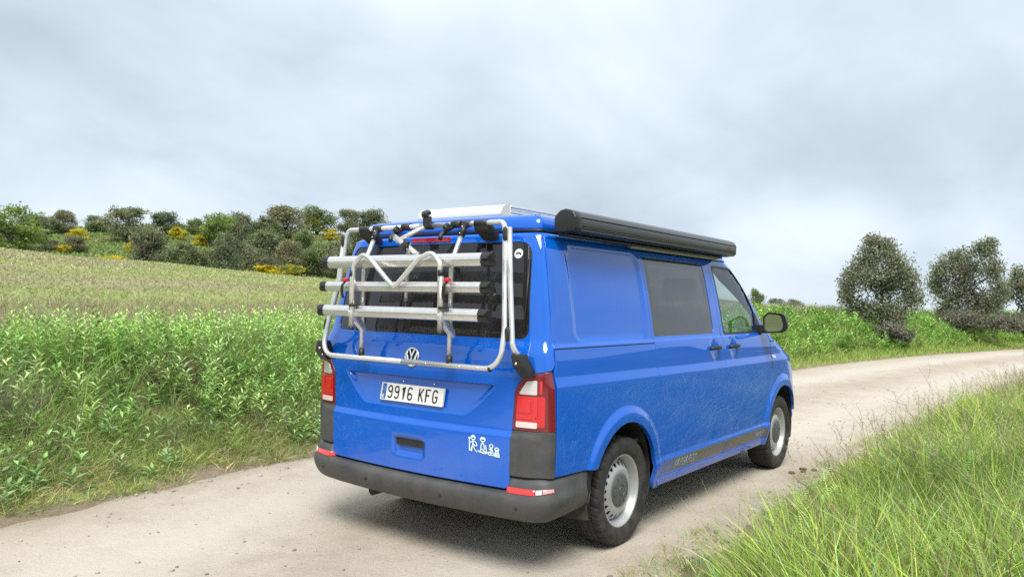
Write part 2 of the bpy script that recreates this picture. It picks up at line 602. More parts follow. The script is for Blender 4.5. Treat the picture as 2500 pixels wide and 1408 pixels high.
dl_, dr_ = GY.ravel()-_L(GX.ravel()), _Rr(GX.ravel())-GY.ravel()
soil = np.clip(np.maximum(np.where(dl_ > -1, 1-sst(.15, .9, dl_), 0)*(dl_ > -.6), (1-sst(.1, .8, dr_))*(dr_ > -.6)), .0, 1)
fieldf = sst(4, 9, dl_)*(1-sst(72, 86, np.hypot(GX.ravel()-CAM[0], GY.ravel()-CAM[1])))
soil = np.stack([soil, fieldf, 0*soil], 1)
ground = fast_mesh('ground', np.stack([GX.ravel(), GY.ravel(), GZ], 1), tri, ground_material(), soil, None, True)
ground['kind'] = 'structure'


def road_material():
    m = bpy.data.materials.new('pale_dirt'); m.use_nodes = True
    t = NT(m.node_tree)
    tc = t.n('ShaderNodeNewGeometry').outputs['Position']
    p = t.n('ShaderNodeBsdfPrincipled'); p.inputs['Roughness'].default_value = .93; p.inputs['Specular IOR Level'].default_value = .15
    big = t.noise(tc, .55, 4, .6); med = t.noise(tc, 3.2, 6, .65); fine = t.noise(tc, 38.0, 5, .7); grit = t.noise(tc, 120.0, 3, .6)
    c = t.mix(t.ramp(big, [(.35, 0), (.65, 1)]), (.435, .372, .295), (.515, .452, .368))
    c = t.mix(t.ramp(med, [(.45, 0), (.75, .7)]), c, (.365, .31, .24))
    c = t.mix(t.ramp(fine, [(.50, .0), (.72, .55)]), c, (.58, .53, .455))
    c = t.mix(t.ramp(grit, [(.56, .0), (.74, .75)]), c, (.24, .205, .165))
    vor = t.n('ShaderNodeTexVoronoi', ins={'Vector': tc}); vor.inputs['Scale'].default_value = 26.0
    speck = t.ramp(vor.outputs['Distance'], [(.10, 1.0), (.20, .0)])
    pick = t.n('ShaderNodeSeparateColor', ins={0: vor.outputs['Color']})
    speck = t.math('MULTIPLY', speck, t.ramp(pick.outputs[0], [(.62, 0), (.70, .8)]))
    c = t.mix(speck, c, (.20, .175, .145))
    tr = t.n('ShaderNodeSeparateColor', ins={0: t.n('ShaderNodeAttribute', attribute_name='tint').outputs[0]})
    wob = t.math('ADD', tr.outputs[0], t.math('MULTIPLY', t.math('SUBTRACT', med, .5), .5), True)
    c = t.mix(t.math('MULTIPLY', wob, .7), c, (.565, .515, .445))            # packed pale wheel tracks
    loose = t.math('ADD', tr.outputs[1], t.math('MULTIPLY', t.math('SUBTRACT', med, .5), 1.2), True)
    c = t.mix(t.math('MULTIPLY', loose, .75), c, (.33, .28, .215))           # loose soil at the edges
    t.t.links.new(c, p.inputs['Base Color'])
    hsum = t.math('ADD', t.math('MULTIPLY', med, .5), t.math('ADD', t.math('MULTIPLY', fine, .35), t.math('MULTIPLY', grit, .2)))
    b = t.n('ShaderNodeBump', ins={'Height': hsum}); b.inputs['Strength'].default_value = .9; b.inputs['Distance'].default_value = .03
    t.t.links.new(b.outputs[0], p.inputs['Normal'])
    t.n('ShaderNodeOutputMaterial', ins={0: p.outputs[0]})
    return m


xs = np.unique(np.concatenate([np.arange(-40, -8, .6), np.arange(-8, 16, .09), np.arange(16, 40, .3), np.arange(40, 120, 1.2)]))
tt = np.linspace(-.06, 1.06, 56)
RXm, RT = np.meshgrid(xs, tt, indexing='ij')
lft = _L(RXm); rgt = _Rr(RXm)
RYm = rgt+(lft-rgt)*RT
RZ = road_z(RXm.ravel(), RYm.ravel())
trk = np.exp(-((RT.ravel()-.27)/.10)**2)+np.exp(-((RT.ravel()-.72)/.10)**2)
edg = sst(.13, .01, np.minimum(RT.ravel(), 1-RT.ravel()))+.35*np.exp(-((RT.ravel()-.5)/.09)**2)
rcol = np.stack([trk, np.clip(edg, 0, 1), 0*trk], 1)
n1 = len(tt)
ii = (np.arange(len(xs)-1)[:, None]*n1+np.arange(n1-1)[None, :]).ravel()
tri = np.concatenate([np.stack([ii, ii+n1, ii+n1+1], 1), np.stack([ii, ii+n1+1, ii+1], 1)])
road = fast_mesh('dirt_road', np.stack([RXm.ravel(), RYm.ravel(), RZ], 1), tri, road_material(), rcol, None, True)
road['kind'] = 'structure'
# ------------------------------------------------------------------ campervan
# vehicle axes: x forward with the rear axle at 0, y to the left, z up, metres
_hw = pch([.20, .26, .34, .45, .6, .8, 1.0, 1.1, 1.2, 1.27, 1.5, 1.75, 1.86, 1.95],
          [.88, .902, .925, .940, .948, .952, .950, .946, .936, .922, .886, .836, .803, .76])
_xr = pch([.2, .45, .6, .8, 1.05, 1.2, 1.3, 1.5, 1.75, 1.87, 1.95],
          [-.93, -.944, -.948, -.950, -.950, -.936, -.897, -.868, -.826, -.80, -.78])
_xf = pch([.2, .5, .8, .95, 1.05, 1.12, 1.2, 1.27, 1.5, 1.75, 1.86, 1.95],
          [3.86, 3.9, 3.88, 3.80, 3.62, 3.42, 3.12, 2.98, 2.68, 2.35, 2.19, 2.05])
_fx = pch([.2, .9, 1.1, 1.2, 1.3, 1.95], [.78, .78, .58, .42, .36, .30])
_fy = pch([.2, .9, 1.1, 1.25, 1.95], [.42, .42, .36, .30, .25])
RX, RY, ARC = .15, .16, .243
ARCH_R = ((-.035, .375), .395)
ARCH_F = ((2.985, .375), .400)


def base(q, z):
    """horizontal section of the body at height z, walked from the middle of the tail (q=0) round the flank; y positive outwards"""
    q = np.asarray(q, float); z = np.asarray(z, float)
    w = _hw(z); xr = _xr(z); xf = _xf(z); fx = _fx(z); fy = _fy(z)
    a = w-RY
    q2 = a+ARC
    L = (xf-fx)-(xr+RX)
    q3 = q2+L
    fa = 0.5*math.pi*np.sqrt((fx**2+fy**2)/2)
    q4 = q3+fa
    th = np.clip((q-a)/ARC, 0, 1)*math.pi/2
    ph = np.clip((q-q3)/fa, 0, 1)*math.pi/2
    y = np.where(q <= a, q, np.where(q <= q2, a+RY*np.sin(th), np.where(q <= q3, w, np.where(q <= q4, w-fy+fy*np.cos(ph), w-fy-(q-q4)))))
    x = np.where(q <= a, xr, np.where(q <= q2, xr+RX*(1-np.cos(th)), np.where(q <= q3, xr+RX+(q-q2), np.where(q <= q4, xf-fx+fx*np.sin(ph), xf))))
    crown = .045*(y/.72)**2*np.cos(th)**2
    x = np.where(q <= q2, x+crown, x)
    x = np.where(q >= q4, x-.09*(np.maximum(y, -.6)/.5)**2+.09*((w-fy)/.5)**2*0-.0, x)
    # plan bow of the flank
    bow = .014*((x-1.35)/2.2)**2
    y = np.where((q > a), y-bow*np.sin(th), y)
    return x, y, th, ph


def q_of_x(x, z):
    z = np.asarray(z, float)
    return np.asarray(x, float)-(_xr(z)+RX)+(_hw(z)-RY)+ARC


def sdf_rrect(x, z, cx, cz, hx, hz, r, shear=0.0):
    px = np.abs(x-cx-shear*(z-cz))-(hx-r); pz = np.abs(z-cz)-(hz-r)
    return np.minimum(np.maximum(px, pz), 0)+np.hypot(np.maximum(px, 0), np.maximum(pz, 0))-r


def relief(x, y, z, th, ph):
    ws = sst(.9, 1.45, th)               # on the flank
    wr = 1-sst(.15, .9, th)              # on the tail
    h = np.zeros_like(x)
    # flank: shoulder under the waist crease, sill crease, ledge under the windows
    cz = 1.093-.009*np.clip(x+.8, 0, 3)
    hs = .016*sst(.0, .065, cz-z)
    hs = hs+.012*sst(.0, .045, .488-z)-.010*sst(.05, .15, .488-z)
    hs = hs-.011*sst(1.243, 1.272, z)
    # stamped blind window of the rear quarter
    d = sdf_rrect(x, z, -.105, 1.548, .435, .272, .07, .035)
    hs = hs-.010*sst(.012, -.022, d)*(z > 1.2)
    # wheel arch flares
    for (c, r) in (ARCH_R, ARCH_F):
        rr = np.hypot(x-c[0], z-c[1])
        hs = hs+.021*sst(r+.105, r+.045, rr)*(z > .28)
    # dished cups behind the two door handles
    for hx in (1.395, 1.782):
        e = ((x-hx)/.045)**2+((z-1.166)/.062)**2
        hs = hs-.016*np.exp(-e*1.2)
    h = h+hs*ws
    # tail: lower half stands proud, plate recess under a lip
    hr = .017*sst(.792, .752, z)
    hwid = .415+(.620-.415)*np.clip((z-.845)/.185, 0, 1)**.8
    m = sst(0, .055, hwid-np.abs(y))*sst(.842, .86, z)*sst(1.033, 1.024, z)
    hr = hr-m*.038*np.clip((z-.83)/.2, 0, 1)
    # pocket under the grip
    m2 = sst(.125, .105, np.abs(y))*sst(.567, .585, z)*sst(.672, .66, z)
    hr = hr-m2*.026
    h = h+hr*wr
    return h


def P3(q, z, off=0.0, rel=True):
    """outer skin point for signed q (negative q = left half); returns Nx3"""
    s = np.where(np.asarray(q) < 0, 1.0, -1.0)      # right half of the van has negative y
    qa = np.abs(q)
    def b(qq, zz):
        x, y, th, ph = base(qq, zz)
        return np.stack([x, y, zz+0*x], -1), th, ph
    e = 1e-3
    p, th, ph = b(qa, z)
    px = b(np.maximum(qa, e)+e, z)[0]-b(np.maximum(qa, e)-e, z)[0]
    pz = b(qa, z+e)[0]-b(qa, z-e)[0]
    n = np.cross(px, pz); n /= np.linalg.norm(n, axis=-1)[..., None]
    fl = np.where((n[..., 0]*(p[..., 0]-1.4)/3+n[..., 1]*p[..., 1]) < 0, -1.0, 1.0)
    n = n*fl[..., None]
    h = off+(relief(p[..., 0], p[..., 1], p[..., 2], th, ph) if rel else 0.0)
    p = p+n*np.asarray(h)[..., None]
    p[..., 1] *= s
    return p


def skin(q, z, off=0.0, rel=True):
    e = 2.5e-3
    q = np.asarray(q, float); z = np.asarray(z, float)
    p = P3(q, z, off, rel)
    a = P3(q+e, z, off, rel)-P3(q-e, z, off, rel)
    b = P3(q, z+e, off, rel)-P3(q, z-e, off, rel)
    n = np.cross(a, b); n /= np.linalg.norm(n, axis=1)[:, None]
    c = np.array([1.4, 0, 1.0])
    ref = p-c; ref[:, 0] *= .25
    n *= np.where((n*ref).sum(1) < 0, -1.0, 1.0)[:, None]
    return p, n


def in_poly(P, poly):
    x, y = P[:, 0], P[:, 1]
    c = np.zeros(len(P), bool)
    n = len(poly); j = n-1
    for i in range(n):
        xi, yi = poly[i]; xj, yj = poly[j]
        cond = ((yi > y) != (yj > y)) & (x < (xj-xi)*(y-yi)/((yj-yi) if yj != yi else 1e-12)+xi)
        c ^= cond; j = i
    return c


def seg_dist(P, poly):
    d = np.full(len(P), 1e9)
    A = np.array(poly); B = np.roll(A, -1, 0)
    for a, b in zip(A, B):
        ab = b-a; t = np.clip(((P-a)@ab)/max(ab@ab, 1e-12), 0, 1)
        d = np.minimum(d, np.hypot(*(P-(a+t[:, None]*ab)).T))
    return d


def flat_fill(outer, holes=(), step=.03, zrows=(), dense=None):
    """triangulate a 2D region; returns points, triangles, boundary loops (index lists)"""
    loops = [outer]+list(holes)
    pts = []; edges = []; lidx = []
    for lp in loops:
        k = len(pts); n = len(lp)
        pts += [tuple(p) for p in lp]
        edges += [(k+i, k+(i+1) % n) for i in range(n)]
        lidx.append(list(range(k, k+n)))
    o = np.array(outer)
    lo = o.min(0); hi = o.max(0)
    gx = np.arange(lo[0]+step*.5, hi[0], step)
    gz = np.arange(lo[1]+step*.5, hi[1], step)
    gz = np.unique(np.concatenate([[g for g in gz if all(abs(g-r) > step*.35 for r in zrows)], [r for r in zrows if lo[1] < r < hi[1]]]))
    G = np.array([(x, z) for z in gz for x in gx]) if len(gx) and len(gz) else np.zeros((0, 2))
    if len(G):
        keep = in_poly(G, outer)
        for h in holes:
            keep &= ~in_poly(G, h)
        G = G[keep]
        for lp in loops:
            if len(G):
                G = G[seg_dist(G, lp) > step*.4]
    if dense is not None:
        (x0, z0, x1, z1, st) = dense
        G = G[~((G[:, 0] > x0-st) & (G[:, 0] < x1+st) & (G[:, 1] > z0-st) & (G[:, 1] < z1+st))]
        D = np.array([(x, z) for z in np.arange(z0, z1, st) for x in np.arange(x0, x1, st)])
        D = D[in_poly(D, outer)]
        for lp in loops:
            D = D[seg_dist(D, lp) > st*.5]
        G = np.concatenate([G, D])
    allp = [Vector(p) for p in pts]+[Vector((float(a), float(b))) for a, b in G]
    vv, ee, ff, ov, oe, of = delaunay_2d_cdt(allp, edges, [], 0, 1e-6)
    V2 = np.array([(v.x, v.y) for v in vv])
    mp = {}
    for i, src in enumerate(ov):
        for s in src:
            mp[s] = i
    T = np.array([f for f in ff if len(f) == 3])
    cen = V2[T].mean(1)
    k = in_poly(cen, outer)
    for h in holes:
        k &= ~in_poly(cen, h)
    T = T[k]
    lidx = [[mp[i] for i in l] for l in lidx]
    return V2, T, lidx


def panel(name, outer, mat, parent, holes=(), dom='x', side=1, off=0.0, depth=.022, step=.03, rel=True, zrows=(), edge=.0035, dense=None):
    """body panel: a 2D outline laid on the skin with a turned-in edge. dom 'x': points are (x,z) on one flank (side 1 right, -1 left);
    dom 'q': signed walk distance round the tail"""
    outer = densify(outer, step*.6); holes = [densify(h, step*.6) for h in holes]
    V2, T, loops = flat_fill(outer, holes, step, zrows, dense)
    def toq(p):
        if dom == 'x':
            return q_of_x(p[:, 0], p[:, 1])*side
        return p[:, 0]*side
    q = toq(V2); z = V2[:, 1]
    P, N = skin(q, z, off, rel)
    V = list(P); NN = list(N)
    a, b, c = P[T[:, 0]], P[T[:, 1]], P[T[:, 2]]
    fn = np.cross(b-a, c-a)
    flip = (fn*N[T[:, 0]]).sum(1) < 0
    T = T.copy(); T[flip] = T[flip][:, ::-1]
    F = [tuple(t) for t in T]
    for lp in loops:
        L = len(lp)
        p = P[lp]; n = N[lp]
        tan = np.roll(p, -1, 0)-np.roll(p, 1, 0)
        tan /= np.linalg.norm(tan, axis=1)[:, None]+1e-9
        o = np.cross(tan, n); o /= np.linalg.norm(o, axis=1)[:, None]+1e-9
        # outward in-plane direction: test against the triangles' side
        cen2 = np.array([V2[i] for i in lp])
        nx = np.roll(cen2, -1, 0)-np.roll(cen2, 1, 0)
        nrm = np.stack([nx[:, 1], -nx[:, 0]], 1); nrm /= np.linalg.norm(nrm, axis=1)[:, None]+1e-9
        test = cen2+nrm*1e-3
        inside = in_poly(test, outer)
        for h in holes:
            inside &= ~in_poly(test, h)
        eps = 1e-3
        pq = P3(toq(test), test[:, 1], off, rel)
        dirn = pq-p
        sgn = np.where((dirn*o).sum(1) > 0, 1.0, -1.0)*np.where(inside, -1.0, 1.0)
        o = o*sgn[:, None]
        rings = [(p, (n+o*.15)), (p+o*edge*.7-n*edge*.35, n*.6+o*.8), (p+o*edge-n*edge*1.2, o), (p+o*edge-n*depth, o)]
        ids = []
        for (rp, rn) in rings:
            k = len(V); V += list(rp); NN += list(rn/np.linalg.norm(rn, axis=1)[:, None]); ids.append(list(range(k, k+L)))
        for r0, r1 in zip(ids[:-1], ids[1:]):
            for i in range(L):
                j = (i+1) % L
                f = (r0[i], r0[j], r1[j], r1[i])
                A = V[f[0]]; Bv = V[f[1]]; Cv = V[f[2]]
                if np.dot(np.cross(Bv-A, Cv-A), NN[f[2]]) < 0:
                    f = f[::-1]
                F.append(f)
    return mesh_from(name, V, F, mat, parent, True, NN)


def patch(name, outer, mat, parent, dom='x', side=1, off=.002, step=.02, rel=True, holes=(), depth=.004, edge=.0008):
    return panel(name, outer, mat, parent, holes, dom, side, off, depth, step, rel, (), edge)


van = empty('campervan', (0, 0, 0))
tag(van, 'bright blue campervan parked on the pale dirt road, bike rack on its tail', 'van')

# ---- stroke lettering (used for the plate, the sill decals)
def arc(cx, cy, rx, ry, a0, a1, n=9):
    return [(cx+rx*math.cos(R(a0+(a1-a0)*i/n)), cy+ry*math.sin(R(a0+(a1-a0)*i/n))) for i in range(n+1)]


GLY = {
    '9': [arc(.25, .74, .20, .24, 0, 360, 18), [(.45, .74), (.45, .30)]+arc(.25, .24, .20, .22, 10, -150, 9)],
    '6': [arc(.25, .26, .20, .24, 0, 360, 18), [(.05, .26), (.05, .70)]+arc(.25, .76, .20, .22, 190, 30, 9)],
    '1': [[(.12, .80), (.30, .98), (.30, .02)]],
    'K': [[(.06, 0), (.06, 1)], [(.44, 1), (.08, .42)], [(.18, .56), (.46, 0)]],
    'F': [[(.06, 0), (.06, .97), (.45, .97)], [(.06, .52), (.36, .52)]],
    'G': [arc(.26, .74, .20, .24, 20, 180, 9)+arc(.26, .26, .20, .24, 180, 360, 9)+[(.46, .46), (.28, .46)]],
    'A': [[(.02, 0), (.25, 1), (.48, 0)], [(.11, .32), (.39, .32)]],
    'R': [[(.06, 0), (.06, .97), (.26, .97)]+arc(.26, .74, .19, .23, 90, -90, 8)+[(.06, .51)], [(.26, .5), (.46, 0)]],
    'O': [arc(.25, .72, .20, .26, 0, 180, 8)+arc(.25, .28, .20, .26, 180, 360, 8)+[(.45, .72)]],
    'C': [arc(.26, .74, .20, .24, 20, 180, 9)+arc(.26, .26, .20, .24, 180, 340, 9)],
    'M': [[(.04, 0), (.04, 1), (.27, .35), (.5, 1), (.5, 0)]],
    'P': [[(.06, 0), (.06, .97), (.26, .97)]+arc(.26, .72, .19, .25, 90, -90, 8)+[(.06, .47)]],
    'E': [[(.45, .97), (.06, .97), (.06, .03), (.45, .03)], [(.06, .52), (.38, .52)]],
}


def ribbon(pl, w):
    """flat stroke of width w along a 2D polyline -> pts, quads (pts in 2D)"""
    P = np.array(pl, float); n = len(P)
    T = np.zeros_like(P); T[1:-1] = P[2:]-P[:-2]; T[0] = P[1]-P[0]; T[-1] = P[-1]-P[-2]
    closed = np.linalg.norm(P[0]-P[-1]) < 1e-6
    if closed:
        T[0] = T[-1] = P[1]-P[-2]
    T /= np.linalg.norm(T, axis=1)[:, None]+1e-9
    N = np.stack([-T[:, 1], T[:, 0]], 1)
    sc = np.ones(n)
    for i in range(1, n-1):
        a = P[i]-P[i-1]; b = P[i+1]-P[i]
        ca = (a@b)/(np.linalg.norm(a)*np.linalg.norm(b)+1e-9)
        sc[i] = 1/max(.35, math.sqrt(max(0, (1+ca)/2)))
    if not closed:
        P = P.copy(); P[0] -= T[0]*w*.25; P[-1] += T[-1]*w*.25
    V = np.concatenate([P+N*(w/2)*sc[:, None], P-N*(w/2)*sc[:, None]])
    F = [(i, i+1, n+i+1, n+i) for i in range(n-1)]
    return V, F


def lettering(text, height, adv, wid, stroke, slant=0.0):
    """2D strokes of a text, baseline left at the origin"""
    x = 0.0; out = []
    for ch in text:
        if ch == ' ':
            x += adv*.62; continue
        for pl in GLY[ch]:
            pts = [(x+p[0]*wid*2+slant*p[1]*height, p[1]*height) for p in pl]
            out.append(ribbon(pts, stroke))
        x += adv
    V = []; F = []
    for v, f in out:
        k = len(V); V += [tuple(p) for p in v]; F += [tuple(i+k for i in q) for q in f]
    return V, F, x


def raised(name, V2, F, fn, mat, parent):
    """2D mesh laid on a surface by fn(pts)->Nx3"""
    P = fn(np.array(V2, float))
    return mesh_from(name, P, F, mat, parent, smooth=False)


# ---- inner shell: black metal behind the gaps, and the cabin's inner face
SHELL_STEP = .06
def rect(x0, z0, x1, z1, r=.0, n=5):
    p = [(x0, z0), (x1, z0), (x1, z1), (x0, z1)]
    return fillet(p, r, True, n) if r else p


def arch_arc(ar, a0, a1, extra=0.0, n=26):
    (cx, cz), r = ar
    return [(cx+(r+extra)*math.cos(R(a0+(a1-a0)*i/n)), cz+(r+extra)*math.sin(R(a0+(a1-a0)*i/n))) for i in range(n+1)]


SLIDE_WIN = fillet([(.428, 1.278), (1.455, 1.278), (1.432, 1.822), (.416, 1.822)], [.02, .05, .05, .02])
DOOR_WIN = fillet([(1.655, 1.278), (2.415, 1.278), (2.415, 1.43), (2.20, 1.71), (2.03, 1.806), (1.612, 1.806)], [.03, .03, .10, .12, .10, .03])
for sd_ in (1, -1):
    shell = [(-.79, .33), (-.46, .33)]+arch_arc(ARCH_R, 186, -7, .012)+[(.40, .30), (2.55, .30)]+arch_arc(ARCH_F, 188, -6, .012) + \
            [(3.42, .33), (3.42, 1.10), (3.0, 1.16), (2.72, 1.2), (2.52, 1.42), (2.27, 1.72), (2.06, 1.875), (-.74, 1.885)]
    big = lambda w, d: [(p[0]+(d if p[0] > np.mean([a[0] for a in w]) else -d), p[1]+(d if p[1] > np.mean([a[1] for a in w]) else -d)) for p in w]
    panel('inner_wall', shell, M_GAP, van, [big(SLIDE_WIN, .006), big(DOOR_WIN, .006)], 'x', sd_, -.028, .01, SHELL_STEP, True, (), .0)

# ---- tailgate with the big rear window
def tail_outline(d=0.0):
    z0 = .478+d
    right = [('y', .716-d, z0), ('y', .722-d, .80), ('y', .732-d, 1.012+d*.3), ('y', .792-d, 1.103+d), ('x', -.835, 1.128+d), ('x', -.800-d*.2, 1.15),
             ('x', -.792, 1.36), ('x', -.772, 1.60), ('x', -.742, 1.80), ('x', -.728, 1.872-d)]
    def cv(k):
        t, a, z = k
        return (a, z) if t == 'y' else (float(q_of_x(a, z)), z)
    half = [cv(k) for k in right]
    rad = [.03, 0, .03, .03, .02, .02, 0, 0, 0, .05]
    pts = [(-p[0], p[1]) for p in half[::-1]][::-1]
    loop = half+[(-p[0], p[1]) for p in half[::-1]]
    return fillet(loop, rad+rad[::-1], True, 4)


def glass_outline(d=0.0):
    return fillet([(-.782-d, 1.286-d), (.782+d, 1.286-d), (.742+d, 1.838+d), (-.742-d, 1.838+d)], [.05, .05, .09, .09], True, 6)


tailgate = panel('tailgate', tail_outline(), PAINT, van, [glass_outline()], 'q', 1, 0.0, .03, .026, True,
                 (.752, .762, .772, .782, .792, .567, .585, .66, .672), .0035, (-.64, .832, .64, 1.042, .0085))
panel('rear_window', glass_outline(-.004), G_PRIV, tailgate, [], 'q', 1, -.006, .004, .06, True)
# black printed border of the rear glass
panel('window_border', glass_outline(-.003), M_AWNB, tailgate,
      [fillet([(-.70, 1.335), (.70, 1.335), (.664, 1.79), (-.664, 1.79)], .05, True, 5)], 'q', 1, -.011, .002, .06, True, (), 0.0)
# tail inner skin seen through the gaps
panel('tail_inner', [(-.80, .34), (.80, .34), (.84, 1.1), (.84, 1.35), (.80, 1.88), (-.80, 1.88), (-.84, 1.35), (-.84, 1.1)], M_GAP, van,
      [glass_outline(.004)], 'q', 1, -.03, .01, .08, True, (), 0.0)
# third brake light
patch('brake_light', fillet([(-.165, 1.8475), (.165, 1.8475), (.16, 1.8735), (-.16, 1.8735)], .008), material('brake_light_red', (.33, .012, .022), .22, coat=.8), tailgate, 'q', 1, .006, .02)
# grip in its pocket
hd = patch('tailgate_handle', fillet([(-.128, .622), (.128, .622), (.128, .668), (-.128, .668)], .01), M_BLACK, tailgate, 'q', 1, .004, .03, False, (), .02)

# ---- round emblem on the tailgate
def emblem():
    zc = 1.152
    (p,), (n,) = skin(np.array([0.0]), np.array([zc]))
    n = np.array([n[0], 0, n[2]]); n /= np.linalg.norm(n)
    up = np.cross([0, -1.0, 0], n); up = up if up[2] > 0 else -up
    def put(V2, lift):
        return p+np.outer(V2[:, 0], [0, -1.0, 0])+np.outer(V2[:, 1], up)+n*lift
    ring = []
    N = 48
    prof = [(.047, .004), (.0485, .010), (.053, .013), (.0575, .010), (.059, .002)]
    V = []; F = []
    for k in range(N):
        a = 2*math.pi*k/N
        for (r, l) in prof:
            V.append(p+np.array([0, -1.0, 0])*r*math.cos(a)+up*r*math.sin(a)+n*l)
    m = len(prof)
    for k in range(N):
        k2 = (k+1) % N
        for i in range(m-1):
            F.append((k*m+i, k2*m+i, k2*m+i+1, k*m+i+1))
    em = mesh_from('emblem', V, F, M_CHROME, van)
    disc = [p+np.array([0, -1.0, 0])*.0485*math.cos(2*math.pi*k/N)+up*.0485*math.sin(2*math.pi*k/N)+n*.005 for k in range(N)]
    mesh_from('emblem_disc', disc, [tuple(range(N))], M_INK, em, False)
    s = .0095
    strokes = [[(-.021, .046), (0, .004), (.021, .046)], [(-.043, .026), (-.019, -.042), (0, -.006), (.019, -.042), (.043, .026)]]
    parts = [ribbon(sk, s) for sk in strokes]
    V2 = []; F2 = []
    for v, f in parts:
        k = len(V2); V2 += [tuple(t) for t in v]; F2 += [tuple(i+k for i in ff) for ff in f]
    raised('emblem_letters', V2, F2, lambda a: put(a, .011), M_CHROME, em)


emblem()

# ---- number plate
def plate():
    zc = .928
    (p, p1), _ = skin(np.array([0.0, 0.0]), np.array([zc-.05, zc+.05]))
    up = p1-p; up[1] = 0; up /= np.linalg.norm(up)
    right = np.array([0, -1.0, 0])
    n = np.cross(up, right); n = n if n[0] < 0 else -n
    c = (p+p1)/2+n*.012
    def put(V2, lift):
        V2 = np.asarray(V2, float)
        return c+np.outer(V2[:, 0], right)+np.outer(V2[:, 1], up)+n*lift
    o = fillet([(-.26, -.055), (.26, -.055), (.26, .055), (-.26, .055)], .010, True, 4)
    k = len(o)
    V = list(put(o, -.004))+list(put(o, .003))
    F = [tuple(range(k, 2*k)), tuple(range(k-1, -1, -1))]+[(i, (i+1) % k, k+(i+1) % k, k+i) for i in range(k)]
    pl = bevelled('number_plate', V, F, M_WHITE, van, .0)
    pl['label'] = 'white number plate reading 9916 KFG with blue country band'
    o2 = fillet([(-.2585, -.0535), (.2585, -.0535), (.2585, .0535), (-.2585, .0535)], .009, True, 4)
    V2, F2 = ribbon(o2+[o2[0]], .0022)
    raised('plate_rim', V2, F2, lambda a: put(a, .0034), M_CAP, pl)
    band = [(-.247, -.047), (-.212, -.047), (-.212, .047), (-.247, .047)]
    raised('country_band', band, [(0, 1, 2, 3)], lambda a: put(a, .0036), M_EUBLUE, pl)
    V2, F2, _ = lettering('E', .020, .02, .012, .0045)
    raised('country_letter', [(x-.238, y-.040) for x, y in V2], F2, lambda a: put(a, .0042), M_WHITE, pl)
    for j in range(12):
        a = 2*math.pi*j/12
        st = [(-.2295+.011*math.cos(a)+.0022*math.cos(b), .018+.011*math.sin(a)+.0022*math.sin(b)) for b in [0, 1.57, 3.14, 4.71]]
        if j == 0:
            allv = []; allf = []
        kk = len(allv); allv += st; allf.append((kk, kk+1, kk+2, kk+3))
    raised('country_stars', allv, allf, lambda a: put(a, .0042), material('star_yellow', (.45, .5, .3), .5), pl)
    cx = -.197
    for ch in '9916 KFG':
        if ch == ' ':
            cx += .0555*.62; continue
        V2, F2, L = lettering(ch, .074, .0555, .040, .0098)
        raised('plate_character', [(x+cx, y-.037) for x, y in V2], F2, lambda a: put(a, .0045), M_INK, pl)
        cx += .0555
    for sx in (-.06, .19):
        V_, F_ = lathe_vf([(0, .0), (.004, 0), (.004, .006), (0, .006)], 10)
        pc = put([(sx-.02, .072)], .0)[0]
        V_ = [np.array(v)[[1, 0, 2]]*np.array([-1, 1, 1])+pc for v in V_]
        mesh_from('plate_screw', V_, F_, M_CHROME, tailgate)


plate()

# ---- tail lights and black corner caps
M_LENS = material('red_lamp_lens', (.60, .008, .018), .16, coat=1.0)
M_LENSD = material('dark_red_lamp_lens', (.16, .004, .012), .2, coat=1.0)
M_LENSB = material('bright_red_lamp', (.66, .014, .02), .14, coat=1.0)
M_LENSW = material('clear_lamp_lens', (.70, .70, .70), .18, metal=.35, coat=1.0)
M_LENST = material('reflector_glint_pink', (.75, .30, .28), .2, coat=1.0)  # pale pink of a reflection painted on the bumper reflector's tip
M_LENSP = material('pink_white_lens_and_glint', (.78, .62, .60), .2, coat=1.0)


def qx(x, z):
    return float(q_of_x(x, z))


for s_ in (1, -1):
    lamp_o = fillet([(.727, .800), (.7395, 1.010), (.800, 1.097), (qx(-.828, 1.118), 1.120), (qx(-.822, .800), .800)], [.012, .02, .025, .02, .012], True, 4)
    lamp = panel('tail_light', lamp_o, M_LENSD, van, [], 'q', s_, .002, .03, .03)
    lamp['label'] = 'tall red tail light with clear lens strips'
    xo = qx(-.875, .95)
    patch('lamp_lens', fillet([(.748, .822), (.755, .985), (xo-.02, .985), (xo-.02, .822)], .012), M_LENS, lamp, 'q', s_, .006, .03)
    patch('lamp_chamber', fillet([(.770, .895), (.772, .965), (.838, .965), (.838, .895)], .008), M_LENSB, lamp, 'q', s_, .0095, .03)
    patch('lamp_bar', fillet([(.752, .862), (.752, .882), (.865, .882), (.875, .85), (.86, .852), (.855, .862)], .004), M_LENSB, lamp, 'q', s_, .0095, .03)
    patch('lamp_column', fillet([(.856, .885), (.856, .980), (.884, .980), (.884, .870)], .006), M_LENSB, lamp, 'q', s_, .0095, .03)
    patch('reversing_lens', fillet([(.763, .995), (.812, 1.066), (.878, 1.072), (.878, .995)], [.006, .02, .008, .006]), M_LENSW, lamp, 'q', s_, .006, .03)
    patch('lamp_reflector', fillet([(.897, 1.0), (.897, 1.07), (.915, 1.07), (.915, 1.0)], .003), M_LENSB, lamp, 'q', s_, .006, .03)
    patch('indicator_lens', fillet([(.750, .816), (.751, .846), (.882, .846), (.882, .816)], .006), M_LENSP, lamp, 'q', s_, .0095, .03)
    cap_o = fillet([(.722, .553), (.727, .786), (.735, .7925), (qx(-.822, .792), .7925), (qx(-.816, .553), .553)], [.012, .0, .012, .012, .012], True, 4)
    panel('corner_cap', cap_o, M_TRIM, van, [], 'q', s_, .004, .03, .03, True)

